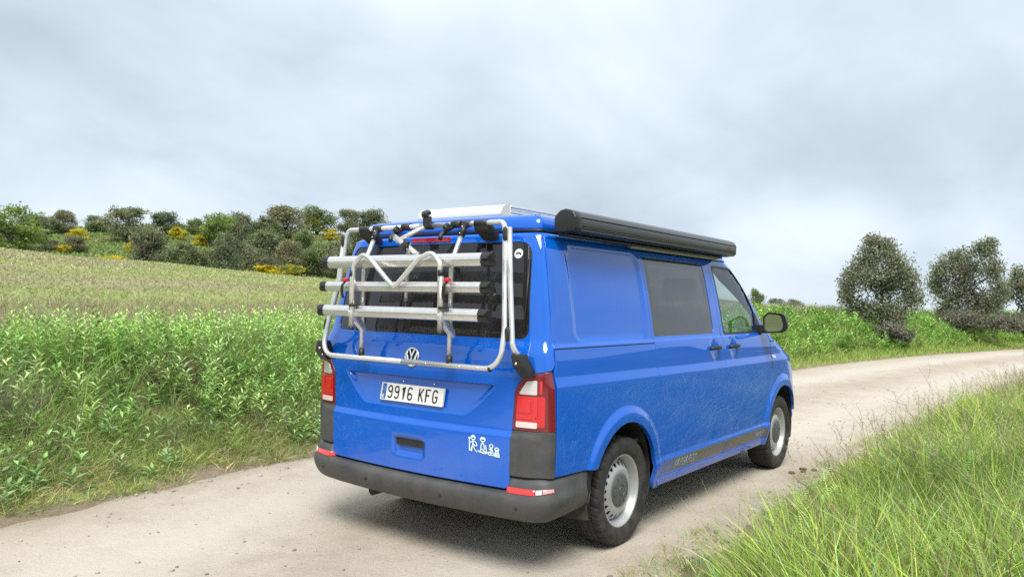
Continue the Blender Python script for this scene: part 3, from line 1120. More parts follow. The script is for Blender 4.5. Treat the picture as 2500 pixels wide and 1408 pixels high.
# ---- flanks
ZR = (1.243, 1.25, 1.258, 1.265, 1.272, .488, .478, .466, .455, .445, 1.03, 1.045, 1.06, 1.075, 1.09)
for s_ in (1, -1):
    quarter = [(-.803, .556), (-.50, .548)]+[(-.425, .540)]+arch_arc(ARCH_R, 155, -6)+[(.372, .295), (.3975, .30), (.4035, .36), (.4055, .48), (.4055, 1.0), (.400, 1.24), (.392, 1.55), (.385, 1.872),
               (-.716, 1.876), (-.731, 1.80), (-.761, 1.60), (-.781, 1.36), (-.789, 1.15), (-.803, 1.12)]
    qp = panel('rear_quarter', quarter, PAINT, van, [], 'x', s_, 0.0, .03, .028, True, ZR, .0035, (-.56, .56, .38, .90, .0115))
    # slot of the sliding door rail
    patch('door_rail', fillet([(-.70, 1.088), (.39, 1.078), (.39, 1.0955), (-.70, 1.1035)], .003), M_GAP, qp, 'x', s_, -.0015, .03, True, (), .002)
    patch('waist_seam', [(-.788, 1.2365), (.398, 1.2345), (.398, 1.2405), (-.788, 1.2425)], M_GAP, qp, 'x', s_, .0006, .03)
    slide = fillet([(.4145, .345), (1.5815, .345), (1.5865, .48), (1.5885, 1.0), (1.5775, 1.24), (1.5485, 1.857), (.3925, 1.857), (.4005, 1.55), (.4085, 1.24), (.4135, 1.0)],
                   [.012, .012, 0, 0, 0, .03, .012, 0, 0, 0])
    sp = panel('sliding_door', slide, PAINT, van, [SLIDE_WIN], 'x', s_, 0.0, .03, .028, True, ZR)
    panel('side_window', SLIDE_WIN, G_SLIDE, sp, [], 'x', s_, -.004, .004, .06, True, (), 0.0)
    inner = fillet([(.50, 1.325), (1.385, 1.325), (1.365, 1.775), (.49, 1.775)], .04)
    panel('window_border', SLIDE_WIN, M_AWNB, sp, [inner], 'x', s_, -.012, .002, .06, True, (), 0.0)
    fdoor = fillet([(1.5935, .345), (2.535, .345), (2.553, .50), (2.605, .70), (2.690, .92), (2.690, 1.19), (2.655, 1.235), (2.50, 1.435), (2.245, 1.765), (2.07, 1.857), (1.5565, 1.857), (1.5865, 1.24), (1.5965, 1.0)],
                   [.012, .02, 0, .1, .1, .03, .02, .2, .15, .08, .02, 0, 0])
    dp = panel('front_door', fdoor, PAINT, van, [DOOR_WIN], 'x', s_, 0.0, .03, .028, True, ZR)
    panel('door_window', DOOR_WIN, G_DOOR, dp, [], 'x', s_, -.006, .004, .06, True, (), 0.0)
    # black frame round the door glass
    fr_o = [(p[0]+(p[0]-2.05)*.022, p[1]+(p[1]-1.54)*.045) for p in DOOR_WIN]
    fr_i = [(p[0]-(p[0]-2.05)*.012, p[1]-(p[1]-1.54)*.022) for p in DOOR_WIN]
    patch('window_seal', fr_o, M_BLACK, dp, 'x', s_, .0015, .03, True, [fr_i], .012)
    patch('mirror_sail', fillet([(2.40, 1.268), (2.53, 1.268), (2.50, 1.34), (2.425, 1.435), (2.40, 1.44)], .01), M_BLACK, dp, 'x', s_, .006, .03, True, (), .014)
    # door handles: bar bridging the cup
    for hx, par in ((1.395, sp), (1.782, dp)):
        pp, nn = skin(np.array([qx(hx-.075, 1.168), qx(hx, 1.170), qx(hx+.07, 1.172)])*s_, np.array([1.168, 1.170, 1.172]), 0.0, False)
        path = [pp[0]-nn[0]*.004, pp[0]+nn[0]*.020, pp[1]+nn[1]*.032, pp[2]+nn[2]*.024, pp[2]-nn[2]*.004]
        tube('door_handle', path, .0155, M_BLACK, par, 10, .02)
    # front wing
    wing = [(2.722, 1.178), (2.90, 1.165), (3.15, 1.105), (3.38, 1.02), (3.50, .93), (3.52, .62), (3.46, .56), (3.40, .50)]
    wing = wing+arch_arc(ARCH_F, 19, 186)+[(2.568, .345)]+[(2.565, .50), (2.617, .70), (2.702, .92), (2.702, 1.165)]
    wp = panel('front_wing', wing, PAINT, van, [], 'x', s_, 0.0, .03, .022, True, ZR)
    patch('side_repeater', fillet([(2.716, 1.034), (2.80, 1.032), (2.80, 1.058), (2.716, 1.062)], .012), M_LENSW, wp, 'x', s_, .006, .03)
    pil = [(2.082, 1.862), (2.252, 1.772), (2.512, 1.437), (2.667, 1.240), (2.705, 1.19), (2.88, 1.182), (2.80, 1.30), (2.66, 1.5), (2.46, 1.75), (2.30, 1.862)]
    panel('windscreen_pillar', fillet(pil, .01, True, 3), PAINT, van, [], 'x', s_, 0.0, .03, .03)
    # sill under the doors
    panel('sill', fillet([(.4145, .292), (2.555, .292), (2.562, .3385), (.405, .3385)], .006), PAINT, van, [], 'x', s_, .006, .03, .03)
    # corner reflectors live with the bumper below

# ---- printed stripes along the sill of both doors (right flank)
def on_flank(s_, lift):
    def fn(V2):
        V2 = np.asarray(V2, float)
        return skin(q_of_x(V2[:, 0], V2[:, 1])*s_, V2[:, 1], lift)[0]
    return fn


for s_ in (1,):
    sl = .045
    for k in range(4):
        x0 = .432+k*.043
        patch('decal_bar', [(x0, .362), (x0+.017, .362), (x0+.017+sl, .450), (x0+sl, .450)], M_DECAL, van, 'x', s_, .0012, .03, True, (), .0015, .0)
    patch('decal_stripe', [(.608, .362), (1.578, .358), (1.5815, .446), (.653, .450)], M_DECAL, van, 'x', s_, .0012, .03, True, (), .0015, .0)
    patch('decal_stripe', [(1.600, .358), (2.535, .354), (2.545, .440), (1.603, .446)], M_DECAL, van, 'x', s_, .0012, .03, True, (), .0015, .0)
    V2, F2, L = lettering('KARGAROO', .052, .046, .034, .0095, .30)
    o = raised('decal_lettering', [(.655+x, .380+y) for x, y in V2], F2, on_flank(s_, .0030), M_DECALT, van)
    o['label'] = 'pale lettering KARGAROO on the dark sill stripe'
    V2, F2, L = lettering('CAMPER', .046, .042, .030, .0085, .30)
    raised('decal_lettering', [(2.24+x, .374+y) for x, y in V2], F2, on_flank(s_, .0030), M_DECALT, van)

# ---- pale line-drawn family sticker on the tailgate
def sticker():
    S = .00072            # metres per unit of the drawing (units: 0..100 wide, 0..100 high)
    L = []
    def c(cx, cy, r, ry=None, n=12):
        ry = ry or r
        L.append([(cx+r*math.cos(2*math.pi*i/n), cy+ry*math.sin(2*math.pi*i/n)) for i in range(n+1)])
    # hiker with a staff and rucksack
    c(40, 182, 16, 20); c(40, 190, 9, 5); L.append([(10, 168), (10, 60)]); c(10, 172, 6)
    L += [[(40, 160), (36, 110), (20, 62), (30, 60)], [(36, 110), (62, 66), (74, 58)], [(38, 150), (12, 130)], [(40, 156), (66, 140), (70, 112), (52, 108), (44, 128)], [(30, 62), (32, 100)]]
    # second figure kneeling on a board
    c(118, 176, 19, 19); c(118, 184, 11, 5); L += [[(118, 154), (104, 120), (104, 80), (90, 66), (140, 52), (158, 62), (126, 72), (132, 104), (120, 150)], [(140, 130), (150, 72)], [(92, 66), (80, 74)], [(112, 90), (130, 74)]]
    # child on a toy
    c(186, 128, 14, 16); L += [[(186, 112), (180, 84), (196, 84), (188, 112)], [(168, 104), (182, 96)]]; c(174, 58, 11); c(198, 58, 11); L.append([(166, 72), (206, 72)])
    # small one with a cap
    c(230, 106, 15, 15); L += [[(216, 100), (246, 100)], [(222, 92), (216, 40), (232, 40), (232, 80)], [(240, 92), (248, 40), (236, 40)]]
    parts = []
    for pl in L:
        v, f = ribbon([(x*S, y*S) for x, y in pl], .0058)
        parts.append((v, f))
    V2 = []; F2 = []
    for v, f in parts:
        k = len(V2); V2 += [tuple(t) for t in v]; F2 += [tuple(i+k for i in ff) for ff in f]
    def fn(a):
        return skin(.452+a[:, 0]*1.14, .620+a[:, 1]*.86-.02*a[:, 0], .0028)[0]
    o = raised('family_sticker', V2, F2, fn, M_STICKER, van)
    o['label'] = 'pale outline sticker of a small family of figures'


sticker()

# ---- rear bumper
def bumper(name, front=False):
    qs_half = np.concatenate([np.linspace(0, .62, 14), np.linspace(.66, 1.0, 22), np.linspace(1.03, 1.388, 18)])
    def sect(q):
        """profile (offset, z) from lower lip to upper edge"""
        t = float(sst(.685, .735, q))                   # raised horn outside the tailgate
        tt = float(sst(1.02, 1.40, q))                  # thins out towards the wheel arch
        top = .458+t*.088-.01*tt
        prof = [(-.03, .300), (.006, .303), (.034, .325), (.052, .365), (.060, .405), (.058, .432), (.050, .447)]
        if t < .5:
            prof += [(.040, .4565), (.018, .461), (-.004, .464), (-.03, .466)]
        else:
            prof += [(.040, .465), (.030, .50), (.014, .54), (-.01, .5465)]
        if t < .5:
            prof = [(o, z) for o, z in prof]
        k = 1-.75*tt
        zz = []
        for o, z in prof:
            lift = .012*float(sst(.8, 1.4, q))*(1-(z-.3)/.25)
            zz.append((o*k if o > 0 else o, z+lift*1.5))
        return zz
    V = []; F = []; m = 11
    allq = np.concatenate([-qs_half[:0:-1], qs_half])
    for q in allq:
        pr = sect(abs(q))
        pr = [np.array(p) for p in pr]
        # resample to m points
        d = np.concatenate([[0], np.cumsum([np.linalg.norm(b-a) for a, b in zip(pr[:-1], pr[1:])])])
        ts = np.linspace(0, d[-1], 23)
        P = np.stack([np.interp(ts, d, [p[k] for p in pr]) for k in (0, 1)], 1)
        # small fillets
        for _ in range(2):
            P[1:-1] = .25*P[:-2]+.5*P[1:-1]+.25*P[2:]
        pts = P3(np.full(len(P), q), np.full(len(P), .44)*0+np.clip(P[:, 1], .30, .56), 0.0, False)
        # offset along the plan normal
        e = 2e-3
        a = P3(np.array([q-e]), np.array([.45]), 0, False)[0]; b = P3(np.array([q+e]), np.array([.45]), 0, False)[0]
        tn = b-a; nn = np.array([tn[1], -tn[0], 0]); nn /= np.linalg.norm(nn)
        cen = P3(np.array([q]), np.array([.45]), 0, False)[0]
        if nn@(cen-np.array([1.4, 0, .45])) < 0:
            nn = -nn
        pts = pts+np.outer(P[:, 0], nn)
        V += list(pts)
    n = 23
    for i in range(len(allq)-1):
        for j in range(n-1):
            F.append((i*n+j, i*n+j+1, (i+1)*n+j+1, (i+1)*n+j))
    me_o = mesh_from(name, V, F, M_TRIM, van)
    bm = bmesh.new(); bm.from_mesh(me_o.data); bmesh.ops.recalc_face_normals(bm, faces=bm.faces); bm.to_mesh(me_o.data); bm.free()
    return me_o, sect


rear_bumper, bsect = bumper('rear_bumper')


def bump_point(q, z):
    pr = bsect(abs(q)); zs = [p[1] for p in pr]; os_ = [p[0] for p in pr]
    o = np.interp(z, zs, os_)
    e = 2e-3
    p = P3(np.array([q]), np.array([z]), 0, False)[0]
    a = P3(np.array([q-e]), np.array([.45]), 0, False)[0]; b = P3(np.array([q+e]), np.array([.45]), 0, False)[0]
    tn = b-a; nn = np.array([tn[1], -tn[0], 0]); nn /= np.linalg.norm(nn)
    if nn@(p-np.array([1.4, 0, .45])) < 0:
        nn = -nn
    return p+nn*o, nn


for s_ in (1, -1):
    for (q0, q1, z0, z1, mt, nm) in ((.700, .885, .462, .492, material('reflector_red', (.62, .03, .03), .18, coat=1.0), 'reflector'),
                                    (.889, .925, .466, .490, M_LENSP, 'reflector_glint'), (.929, .99, .466, .490, M_LENST, 'reflector_glint_tip')):  # outer end of the red reflector, its colour paled for a reflection on it
        V = []; F = []; k = 0
        qq = np.linspace(q0, q1, 12)
        for q in qq:
            shrink = 0.0 if q < .93 else (q-.93)/.06*.009
            rise = .0+.012*sst(.87, .99, q)
            a, n = bump_point(q*s_, z0+shrink*.3+rise); b, _ = bump_point(q*s_, z1-shrink*.6+rise)
            V += [a-n*.006, a+n*.005, b+n*.005, b-n*.006]
        for i in range(len(qq)-1):
            for j in range(4):
                j2 = (j+1) % 4
                F.append((i*4+j, i*4+j2, (i+1)*4+j2, (i+1)*4+j))
        F += [(0, 1, 2, 3), tuple(range(len(V)-4, len(V)))]
        bevelled(nm, V, F, mt, rear_bumper, .0015, 1)
# parking sensors
for q in (-.78, -.33, .28, .78):
    p, n = bump_point(q, .385)
    t = np.cross(n, [0, 0, 1]); 
    V = [p+n*.002+.0095*(math.cos(a)*t+math.sin(a)*np.array([0, 0, 1])) for a in np.linspace(0, 2*math.pi, 15)[:-1]]
    V += [p-n*.01+.0095*(math.cos(a)*t+math.sin(a)*np.array([0, 0, 1])) for a in np.linspace(0, 2*math.pi, 15)[:-1]]
    F = [tuple(range(14))]+[(i, (i+1) % 14, 14+(i+1) % 14, 14+i) for i in range(14)]
    bevelled('parking_sensor', V, F, M_GAP if q == -.33 else M_BLACK, rear_bumper, 0)

# ---- nose
def front_q(x_arc, z):
    return float(q_of_x(x_arc, z))


qe = lambda z: float((_hw(z)-RY)+ARC+(_xf(z)-_fx(z))-(_xr(z)+RX)+0.5*math.pi*np.sqrt((_fx(z)**2+_fy(z)**2)/2)+(_hw(z)-_fy(z)))
for s_ in (1, -1):
    nose = [(qx(3.53, .62), .60), (qx(3.51, .93), .92), (qx(3.40, 1.02), 1.025), (qx(3.16, 1.105), 1.11), (qx(2.92, 1.165), 1.17),
            (qe(1.17)-.002, 1.17), (qe(1.11)-.002, 1.11), (qe(1.02)-.002, 1.02), (qe(.92)-.002, .92), (qe(.6)-.002, .60)]
    panel('bonnet', nose, PAINT, van, [], 'q', s_, 0.0, .02, .05)
    fb = [(qx(3.50, .30), .30), (qx(3.46, .50), .50), (qx(3.46, .56), .565), (qx(3.53, .59), .59), (qe(.59)-.002, .59), (qe(.3)-.002, .30)]
    panel('front_bumper', fb, PAINT, van, [], 'q', s_, .0, .03, .05)
    hl = fillet([(qx(3.58, .75), .74), (qx(3.56, .88), .895), (qe(.88)-.42, .86), (qe(.75)-.36, .74)], .02)
    patch('headlight', hl, M_LENSW, van, 'q', s_, .006, .03)
    gr = [(qe(.74)-.34, .72), (qe(.86)-.40, .84), (qe(.84)-.001, .84), (qe(.72)-.001, .72)]
    patch('grille', gr, M_BLACK, van, 'q', s_, .006, .04)
    ws_ = [(qx(2.93, 1.195), 1.195), (qx(2.82, 1.30), 1.30), (qx(2.68, 1.5), 1.5), (qx(2.48, 1.75), 1.75), (qx(2.35, 1.84), 1.84),
           (qe(1.84)-.002, 1.84), (qe(1.75)-.002, 1.75), (qe(1.5)-.002, 1.5), (qe(1.3)-.002, 1.3), (qe(1.195)-.002, 1.195)]
    panel('windscreen', ws_, G_CLEAR, van, [], 'q', s_, -.004, .004, .08)

# ---- roof: body roof edge, gap and lifting roof
def ring_at(z, inset, n=220, zplan=1.868):
    qs = np.linspace(0, qe(zplan)-.001, n)
    x, y, th, ph = base(qs, np.full(n, zplan))
    X = np.concatenate([x, x[::-1]]); Y = np.concatenate([-y, y[::-1]])
    P = np.stack([X, Y], 1)
    keep = np.concatenate([[True], np.linalg.norm(np.diff(P, axis=0), axis=1) > 1e-6]); P = P[keep]
    if np.linalg.norm(P[0]-P[-1]) < 1e-6:
        P = P[:-1]
    c = np.array([.72, 0])
    if inset:
        T = np.roll(P, -1, 0)-np.roll(P, 1, 0); N = np.stack([T[:, 1], -T[:, 0]], 1); N /= np.linalg.norm(N, axis=1)[:, None]
        s = np.sign(((P-c)*N).sum(1)).mean(); N *= (1 if s > 0 else -1)
        P = P-N*inset
    zz = z-(z-1.87)*.85*sst(1.15, 2.25, P[:, 0])*(z > 1.9)
    return np.stack([P[:, 0], P[:, 1], zz], 1)


def ring_loft(name, levels, mat, close_top=None, parent=van):
    rings = [ring_at(z, i) for z, i in levels]
    m = len(rings[0])
    V = [p for r in rings for p in r]; F = []
    for k in range(len(rings)-1):
        for i in range(m):
            j = (i+1) % m
            F.append((k*m+i, k*m+j, (k+1)*m+j, (k+1)*m+i))
    if close_top is not None:
        last = rings[-1]; c = np.array([.72, 0.0])
        prev = len(V)-m
        for (s, z) in close_top:
            k0 = len(V)
            for p in last:
                xx = c[0]+(p[0]-c[0])*s
                V.append(np.array([xx, c[1]+(p[1]-c[1])*s, z-(z-1.87)*.85*float(sst(1.15, 2.25, xx))]))
            for i in range(m):
                j = (i+1) % m
                F.append((prev+i, prev+j, k0+j, k0+i))
            prev = k0
        V.append(np.array([c[0], c[1], close_top[-1][1]+.001])); t = len(V)-1
        for i in range(m):
            F.append((prev+i, prev+(i+1) % m, t))
    o = mesh_from(name, V, F, mat, parent)
    bm = bmesh.new(); bm.from_mesh(o.data); bmesh.ops.recalc_face_normals(bm, faces=bm.faces); bm.to_mesh(o.data); bm.free()
    return o


ring_loft('roof_edge', [(1.8625, .004), (1.873, .007), (1.884, .016), (1.890, .032), (1.892, .075), (1.88, .10)], PAINT)
ring_loft('roof_seal', [(1.886, .06), (1.902, .044), (1.910, .044), (1.917, .06)], M_BLACK)
lift = ring_loft('lifting_roof', [(1.909, .075), (1.9095, .052), (1.913, .046), (1.925, .046), (1.948, .050), (1.968, .058), (1.984, .072), (1.996, .094), (2.004, .125)], PAINT,
                 [(.93, 2.012), (.84, 2.020), (.70, 2.028), (.45, 2.034), (.2, 2.036)])

# ---- wheel arches, floor, underside
for (ar, r_) in ((ARCH_R, 0), (ARCH_F, 1)):
    (cx, cz), rad = ar
    for s_ in (1, -1):
        V = []; F = []
        angs = np.linspace(-20, 200, 34)
        ys = [.925, .86, .70, .58]
        for yv in ys:
            for a in angs:
                rr = rad+.006+(.02 if yv < .9 else 0)
                V.append((cx+rr*math.cos(R(a)), -s_*yv, cz+rr*math.sin(R(a))))
        m = len(angs)
        for i in range(len(ys)-1):
            for j in range(m-1):
                F.append((i*m+j, i*m+j+1, (i+1)*m+j+1, (i+1)*m+j))
        k = len(V); V.append((cx, -s_*.58, cz-.1))
        for j in range(m-1):
            F.append((3*m+j, 3*m+j+1, k))
        mesh_from('wheel_arch_liner', V, F, M_LINER, van)
box('underbody', (1.36, 0, .335), (4.2, 1.15, .06), M_LINER, van, .02)
box('underbody', (1.48, 0, .318), (2.02, 1.78, .035), M_GAP, van, .01)
box('underbody', (-.63, 0, .36), (.52, 1.70, .06), M_GAP, van, .02)
tube('axle', [(0, -.80, .325), (0, .80, .325)], .05, M_LINER, van)
tube('axle', [(3.0, -.80, .325), (3.0, .80, .325)], .04, M_LINER, van)
tube('exhaust', [(-.85, .42, .27), (-.4, .42, .29), (.6, .35, .33)], .03, M_LINER, van)
# mud flap of the front wheel arch
# ---- cabin: floor, dashboard, seats, steering wheel, furniture
box('cabin_floor', (1.2, 0, .60), (3.9, 1.72, .03), M_TRIMIN, van, .0)
box('dashboard', (2.70, 0, 1.06), (.62, 1.60, .30), M_SEAT, van, .06, 3)
box('headliner', (.75, 0, 1.872), (2.7, 1.44, .02), M_TRIMIN, van, .0)


def seat(x, y, wdt, tall, mat, back_only=False):
    st = prism('seat', fillet([(x-.10, .95), (x+.42, .98), (x+.44, 1.08), (x+.02, 1.05), (x-.10, tall), (x-.21, tall), (x-.17, 1.0)], .04, True, 4), 1, y-wdt/2, y+wdt/2, mat, van, .02)
    hr = prism('headrest', fillet([(x-.22, tall+.05), (x-.10, tall+.05), (x-.12, tall+.24), (x-.20, tall+.24)], .04, True, 4), 1, y-.14, y+.14, mat, st, .02)
    for dy in (-.06, .06):
        tube('headrest_post', [(x-.155, y+dy, tall-.03), (x-.155, y+dy, tall+.08)], .007, M_CHROME, st, 8)
    return st


seat(1.95, -.46, .50, 1.48, M_SEAT)
seat(1.95, .46, .50, 1.48, M_SEAT)
seat(.35, .22, 1.05, 1.42, M_SEAT)
box('cupboard', (.30, .70, 1.0), (1.7, .34, .80), M_TRIMIN, van, .01)
box('bed_cushion', (-.40, 0, 1.13), (.72, 1.30, .12), M_SEAT, van, .04, 3)
box('luggage', (-.42, .34, 1.31), (.46, .42, .24), M_SEAT, van, .05, 3)
box('luggage', (-.36, -.22, 1.34), (.40, .5, .30), material('dark_bag', (.012, .012, .014), .7), van, .07, 3)
V, F = [], []
sw = [(2.36+.06*math.sin(a)*.5-.02, .46+.185*math.cos(a), 1.20+.185*math.sin(a)*.92) for a in np.linspace(0, 2*math.pi, 33)]
tube('steering_wheel', sw, .015, M_BLACK, van, 8)
tube('steering_column', [(2.35, .46, 1.20), (2.62, .46, 1.05)], .03, M_BLACK, van, 8)

# ---- door mirrors
for s_ in (1, -1):
    y0 = -s_
    # rounded shell, glass facing back
    V = []; F = []
    prof = [(0.0, 1.0), (.012, 1.0), (.05, .97), (.09, .86), (.12, .64), (.135, .34), (.138, .05)]
    o2 = fillet([(.0, 1.262), (.175, 1.275), (.195, 1.33), (.165, 1.435), (.03, 1.445), (-.005, 1.40)], [.04, .05, .06, .05, .04, .03], True, 6)
    o2 = densify(o2, .02)
    cy, cz = np.mean([p[0] for p in o2]), np.mean([p[1] for p in o2])
    m = len(o2)
    for (dx, sc) in prof:
        for (a, b) in o2:
            V.append((2.44+dx+.02*(a-cy)/.1, y0*(.965+cy+(a-cy)*sc), cz+(b-cz)*sc))
    for i in range(len(prof)-1):
        for j in range(m):
            j2 = (j+1) % m
            F.append((i*m+j, i*m+j2, (i+1)*m+j2, (i+1)*m+j))
    F.append(tuple(range((len(prof)-1)*m, len(prof)*m)))
    ms = mesh_from('door_mirror', V, F, M_BLACK, van)
    bm = bmesh.new(); bm.from_mesh(ms.data); bmesh.ops.recalc_face_normals(bm, faces=bm.faces); bm.to_mesh(ms.data); bm.free()
    # rim and silvered glass
    gl = [(2.4445+.02*(a-cy)*.76/.1-.002, y0*(.965+cy-.010+(a-cy)*.76), cz+(b-cz)*.84) for a, b in o2]
    mesh_from('mirror_glass', gl, [tuple(range(m))], material('mirror_silver', (.62, .70, .70), .02, metal=1.0), ms, False)
    bk = [(2.4475+.02*(a-cy)/.1, y0*(.965+a), b) for a, b in o2]
    mesh_from('mirror_back', bk, [tuple(range(m))], M_GAP, ms, False)
    prism('mirror_arm', fillet([(2.43, 1.262), (2.55, 1.262), (2.56, 1.29), (2.48, 1.335), (2.43, 1.335)], .01), 1, y0*.885, y0*.99, M_BLACK, ms, .01)

# ---- wheels
def make_wheel_meshes():
    # tyre section (radius, lateral offset) from the inner bead round the tread to the outer bead; outer side is +t
    W = .104
    prof = [(.218, -.080), (.235, -.094), (.265, -.104), (.295, -.105), (.312, -.100)]
    tread = []
    grooves = [-.052, -.018, .018, .052]
    ts = np.linspace(-.094, .094, 59)
    for t in ts:
        g = min(abs(t-k) for k in grooves)
        r = .3345-.004*(t/.094)**2-.004*max(0, (abs(t)-.075)/.02)**2
        if g < .0045:
            r -= .0075
        tread.append((r, t))
    prof = prof+[(.324, -.098)]+tread+[(.324, .098), (.312, .101), (.295, .106), (.278, .1068), (.272, .1045), (.262, .1035), (.240, .097), (.222, .085), (.214, .078)]
    seg = 288
    V = []; F = []; m = len(prof)
    for k in range(seg):
        a = 2*math.pi*k/seg
        for (r, t) in prof:
            # lateral sipes cut into shoulder and centre ribs
            if abs(t) < .099 and r > .318:
                ph = (k+ (4 if abs(t) < .05 else 0)+int(abs(t)*60)) % 8
                if ph < 1.5 and (abs(t) > .054 or (.022 < abs(t) < .050 and ph < 1) ):
                    r -= .006
            V.append((r*math.cos(a), t, r*math.sin(a)))
    for k in range(seg):
        k2 = (k+1) % seg
        for i in range(m-1):
            F.append((k*m+i, k2*m+i, k2*m+i+1, k*m+i+1))
    me = bpy.data.meshes.new('tyre'); me.from_pydata(V, [], F); me.update()
    me.polygons.foreach_set('use_smooth', np.ones(len(me.polygons), dtype=bool)); me.set_sharp_from_angle(angle=R(35))
    me.materials.append(M_TYRE)
    # steel disc with a ring of round holes, dished
    dprof = pch([.0, .055, .095, .118, .135, .160, .178, .186, .190], [.068, .068, .068, .073, .069, .054, .038, .028, .016])
    outer = [(.188*math.cos(a), .188*math.sin(a)) for a in np.linspace(0, 2*math.pi, 121)[:-1]]
    holes = []
    NH = 20
    for k in range(NH):
        a = 2*math.pi*k/NH
        cx, cz = .1615*math.cos(a), .1615*math.sin(a)
        holes.append([(cx+.0140*math.cos(b), cz+.0140*math.sin(b)) for b in np.linspace(0, 2*math.pi, 17)[:-1]])
    V2, T, loops = flat_fill(outer, holes, .012)
    r = np.hypot(V2[:, 0], V2[:, 1])
    V = [(p[0], float(dprof(rr)), p[1]) for p, rr in zip(V2, r)]; F = [tuple(t) for t in T]
    for lp in loops[1:]:
        k = len(V)
        V += [(V[i][0], V[i][1]-.006, V[i][2]) for i in lp]
        F += [(lp[i], lp[(i+1) % len(lp)], k+(i+1) % len(lp), k+i) for i in range(len(lp))]
    # rim barrel and outer lip
    lp_prof = [(.2255, .078), (.2235, .086), (.2185, .0865), (.2125, .082), (.2075, .070), (.2045, .050), (.196, .040), (.194, .012), (.186, .0), (.17, -.06), (.20, -.085), (.215, -.09)]
    v2, f2 = lathe_vf(lp_prof, 96)
    k = len(V); V += v2; F += [tuple(i+k for i in f) for f in f2]
    me2 = bpy.data.meshes.new('rim'); me2.from_pydata([tuple(map(float, v)) for v in V], [], F); me2.update()
    bm = bmesh.new(); bm.from_mesh(me2); bmesh.ops.recalc_face_normals(bm, faces=bm.faces); bm.to_mesh(me2); bm.free()
    me2.polygons.foreach_set('use_smooth', np.ones(len(me2.polygons), dtype=bool)); me2.set_sharp_from_angle(angle=R(50))
    me2.materials.append(M_STEEL)
    # hub cap: low dome, spokes, centre boss
    v3, f3 = lathe_vf([(.104, .064), (.103, .073), (.097, .078), (.045, .086), (.036, .087), (.034, .083), (.030, .083), (.027, .088), (.0, .089)], 72)
    parts = [(v3, f3)]
    for kx in range(10):
        a = 2*math.pi*kx/10
        rot = np.array([[math.cos(a), 0, -math.sin(a)], [0, 1, 0], [math.sin(a), 0, math.cos(a)]])
        v, f = box_vf((.072, .0810, 0), (.040, .006, .0035))
        parts.append(([rot@np.array(p) for p in v], f))
    V, F = join_parts(parts)
    me3 = bpy.data.meshes.new('hub_cap'); me3.from_pydata([tuple(map(float, v)) for v in V], [], F); me3.update()
    bm = bmesh.new(); bm.from_mesh(me3); bmesh.ops.recalc_face_normals(bm, faces=bm.faces); bm.to_mesh(me3); bm.free()
    me3.polygons.foreach_set('use_smooth', np.ones(len(me3.polygons), dtype=bool)); me3.set_sharp_from_angle(angle=R(35))
    me3.materials.append(M_CAP)
    # brake drum behind the holes
    v4, f4 = lathe_vf([(.0, -.02), (.165, -.02), (.165, -.08), (.0, -.08)], 40)
    me4 = bpy.data.meshes.new('brake_disc'); me4.from_pydata(v4, [], f4); me4.materials.append(M_GAP)
    return me, me2, me3, me4


ty, rm, hc, bd = make_wheel_meshes()
for (x, s_) in ((0, 1), (3.0, 1), (0, -1), (3.0, -1)):
    wh = bpy.data.objects.new('wheel', rm); col.objects.link(wh); wh.parent = van
    wh.location = (x, -s_*.830, .3325)
    wh.rotation_euler = (0, R(13 if x == 0 else 47), R(180) if s_ == 1 else 0)
    for nm, me in (('tyre', ty), ('hub_cap', hc), ('brake_disc', bd)):
        o = bpy.data.objects.new(nm, me); col.objects.link(o); o.parent = wh

# round paper sticker on the rear glass, inside edge of the right pillar
def disc_sticker():
    pts = [(.655+.028*math.cos(a)*1.0, 1.768+.028*math.sin(a)) for a in np.linspace(0, 2*math.pi, 25)[:-1]]
    o = patch('window_sticker', pts, M_WHITE, tailgate, 'q', 1, -.003, .02, True, (), .001, .0)
    pl = [(.640, 1.766), (.652, 1.772), (.664, 1.77), (.670, 1.763)]
    v, f = ribbon(pl, .008)
    raised('sticker_print', v, f, lambda a: skin(a[:, 0], a[:, 1], -.0015)[0], M_INK, tailgate)
    # rear wiper stub and side blade
    p, n = skin(np.array([.735, .748]), np.array([1.74, 1.33]), .006)
    tube('wiper_strip', [p[0], p[1]], .006, M_BLACK, tailgate, 8)


disc_sticker()
# ------------------------------------------------------------------ folding bike rack on the tailgate
rack = empty('bike_rack', (-1.0, 0, 1.1))
tag(rack, 'silver tubular bike rack folded up on the blue tailgate, three rails and a V bar', 'bike rack')
rack_off = Matrix.Translation((1.0, 0, -1.1))


def under_rack(o):
    o.parent = rack
    o.matrix_parent_inverse = rack_off
    return o


def rt(name, path, r, mat, rad=0.0, seg=14):
    return under_rack(tube(name, path, r, mat, None, seg, rad, 7))


TR = .0152
# closed outer frame
loop_r = [(-1.03, 0, 1.13), (-1.03, -.725, 1.13), (-.985, -.718, 1.34), (-.931, -.672, 1.62), (-.909, -.652, 1.88), (-.903, -.638, 1.937), (-.903, 0, 1.937)]
half = fillet(loop_r, [0, .10, .3, .5, .03, .10, 0], closed=False, n=8)
frame = under_rack(tube('frame_tube', half, TR, M_ALU, None, 16))
under_rack(tube('frame_tube', [(p[0], -p[1], p[2]) for p in half], TR, M_ALU, None, 16))
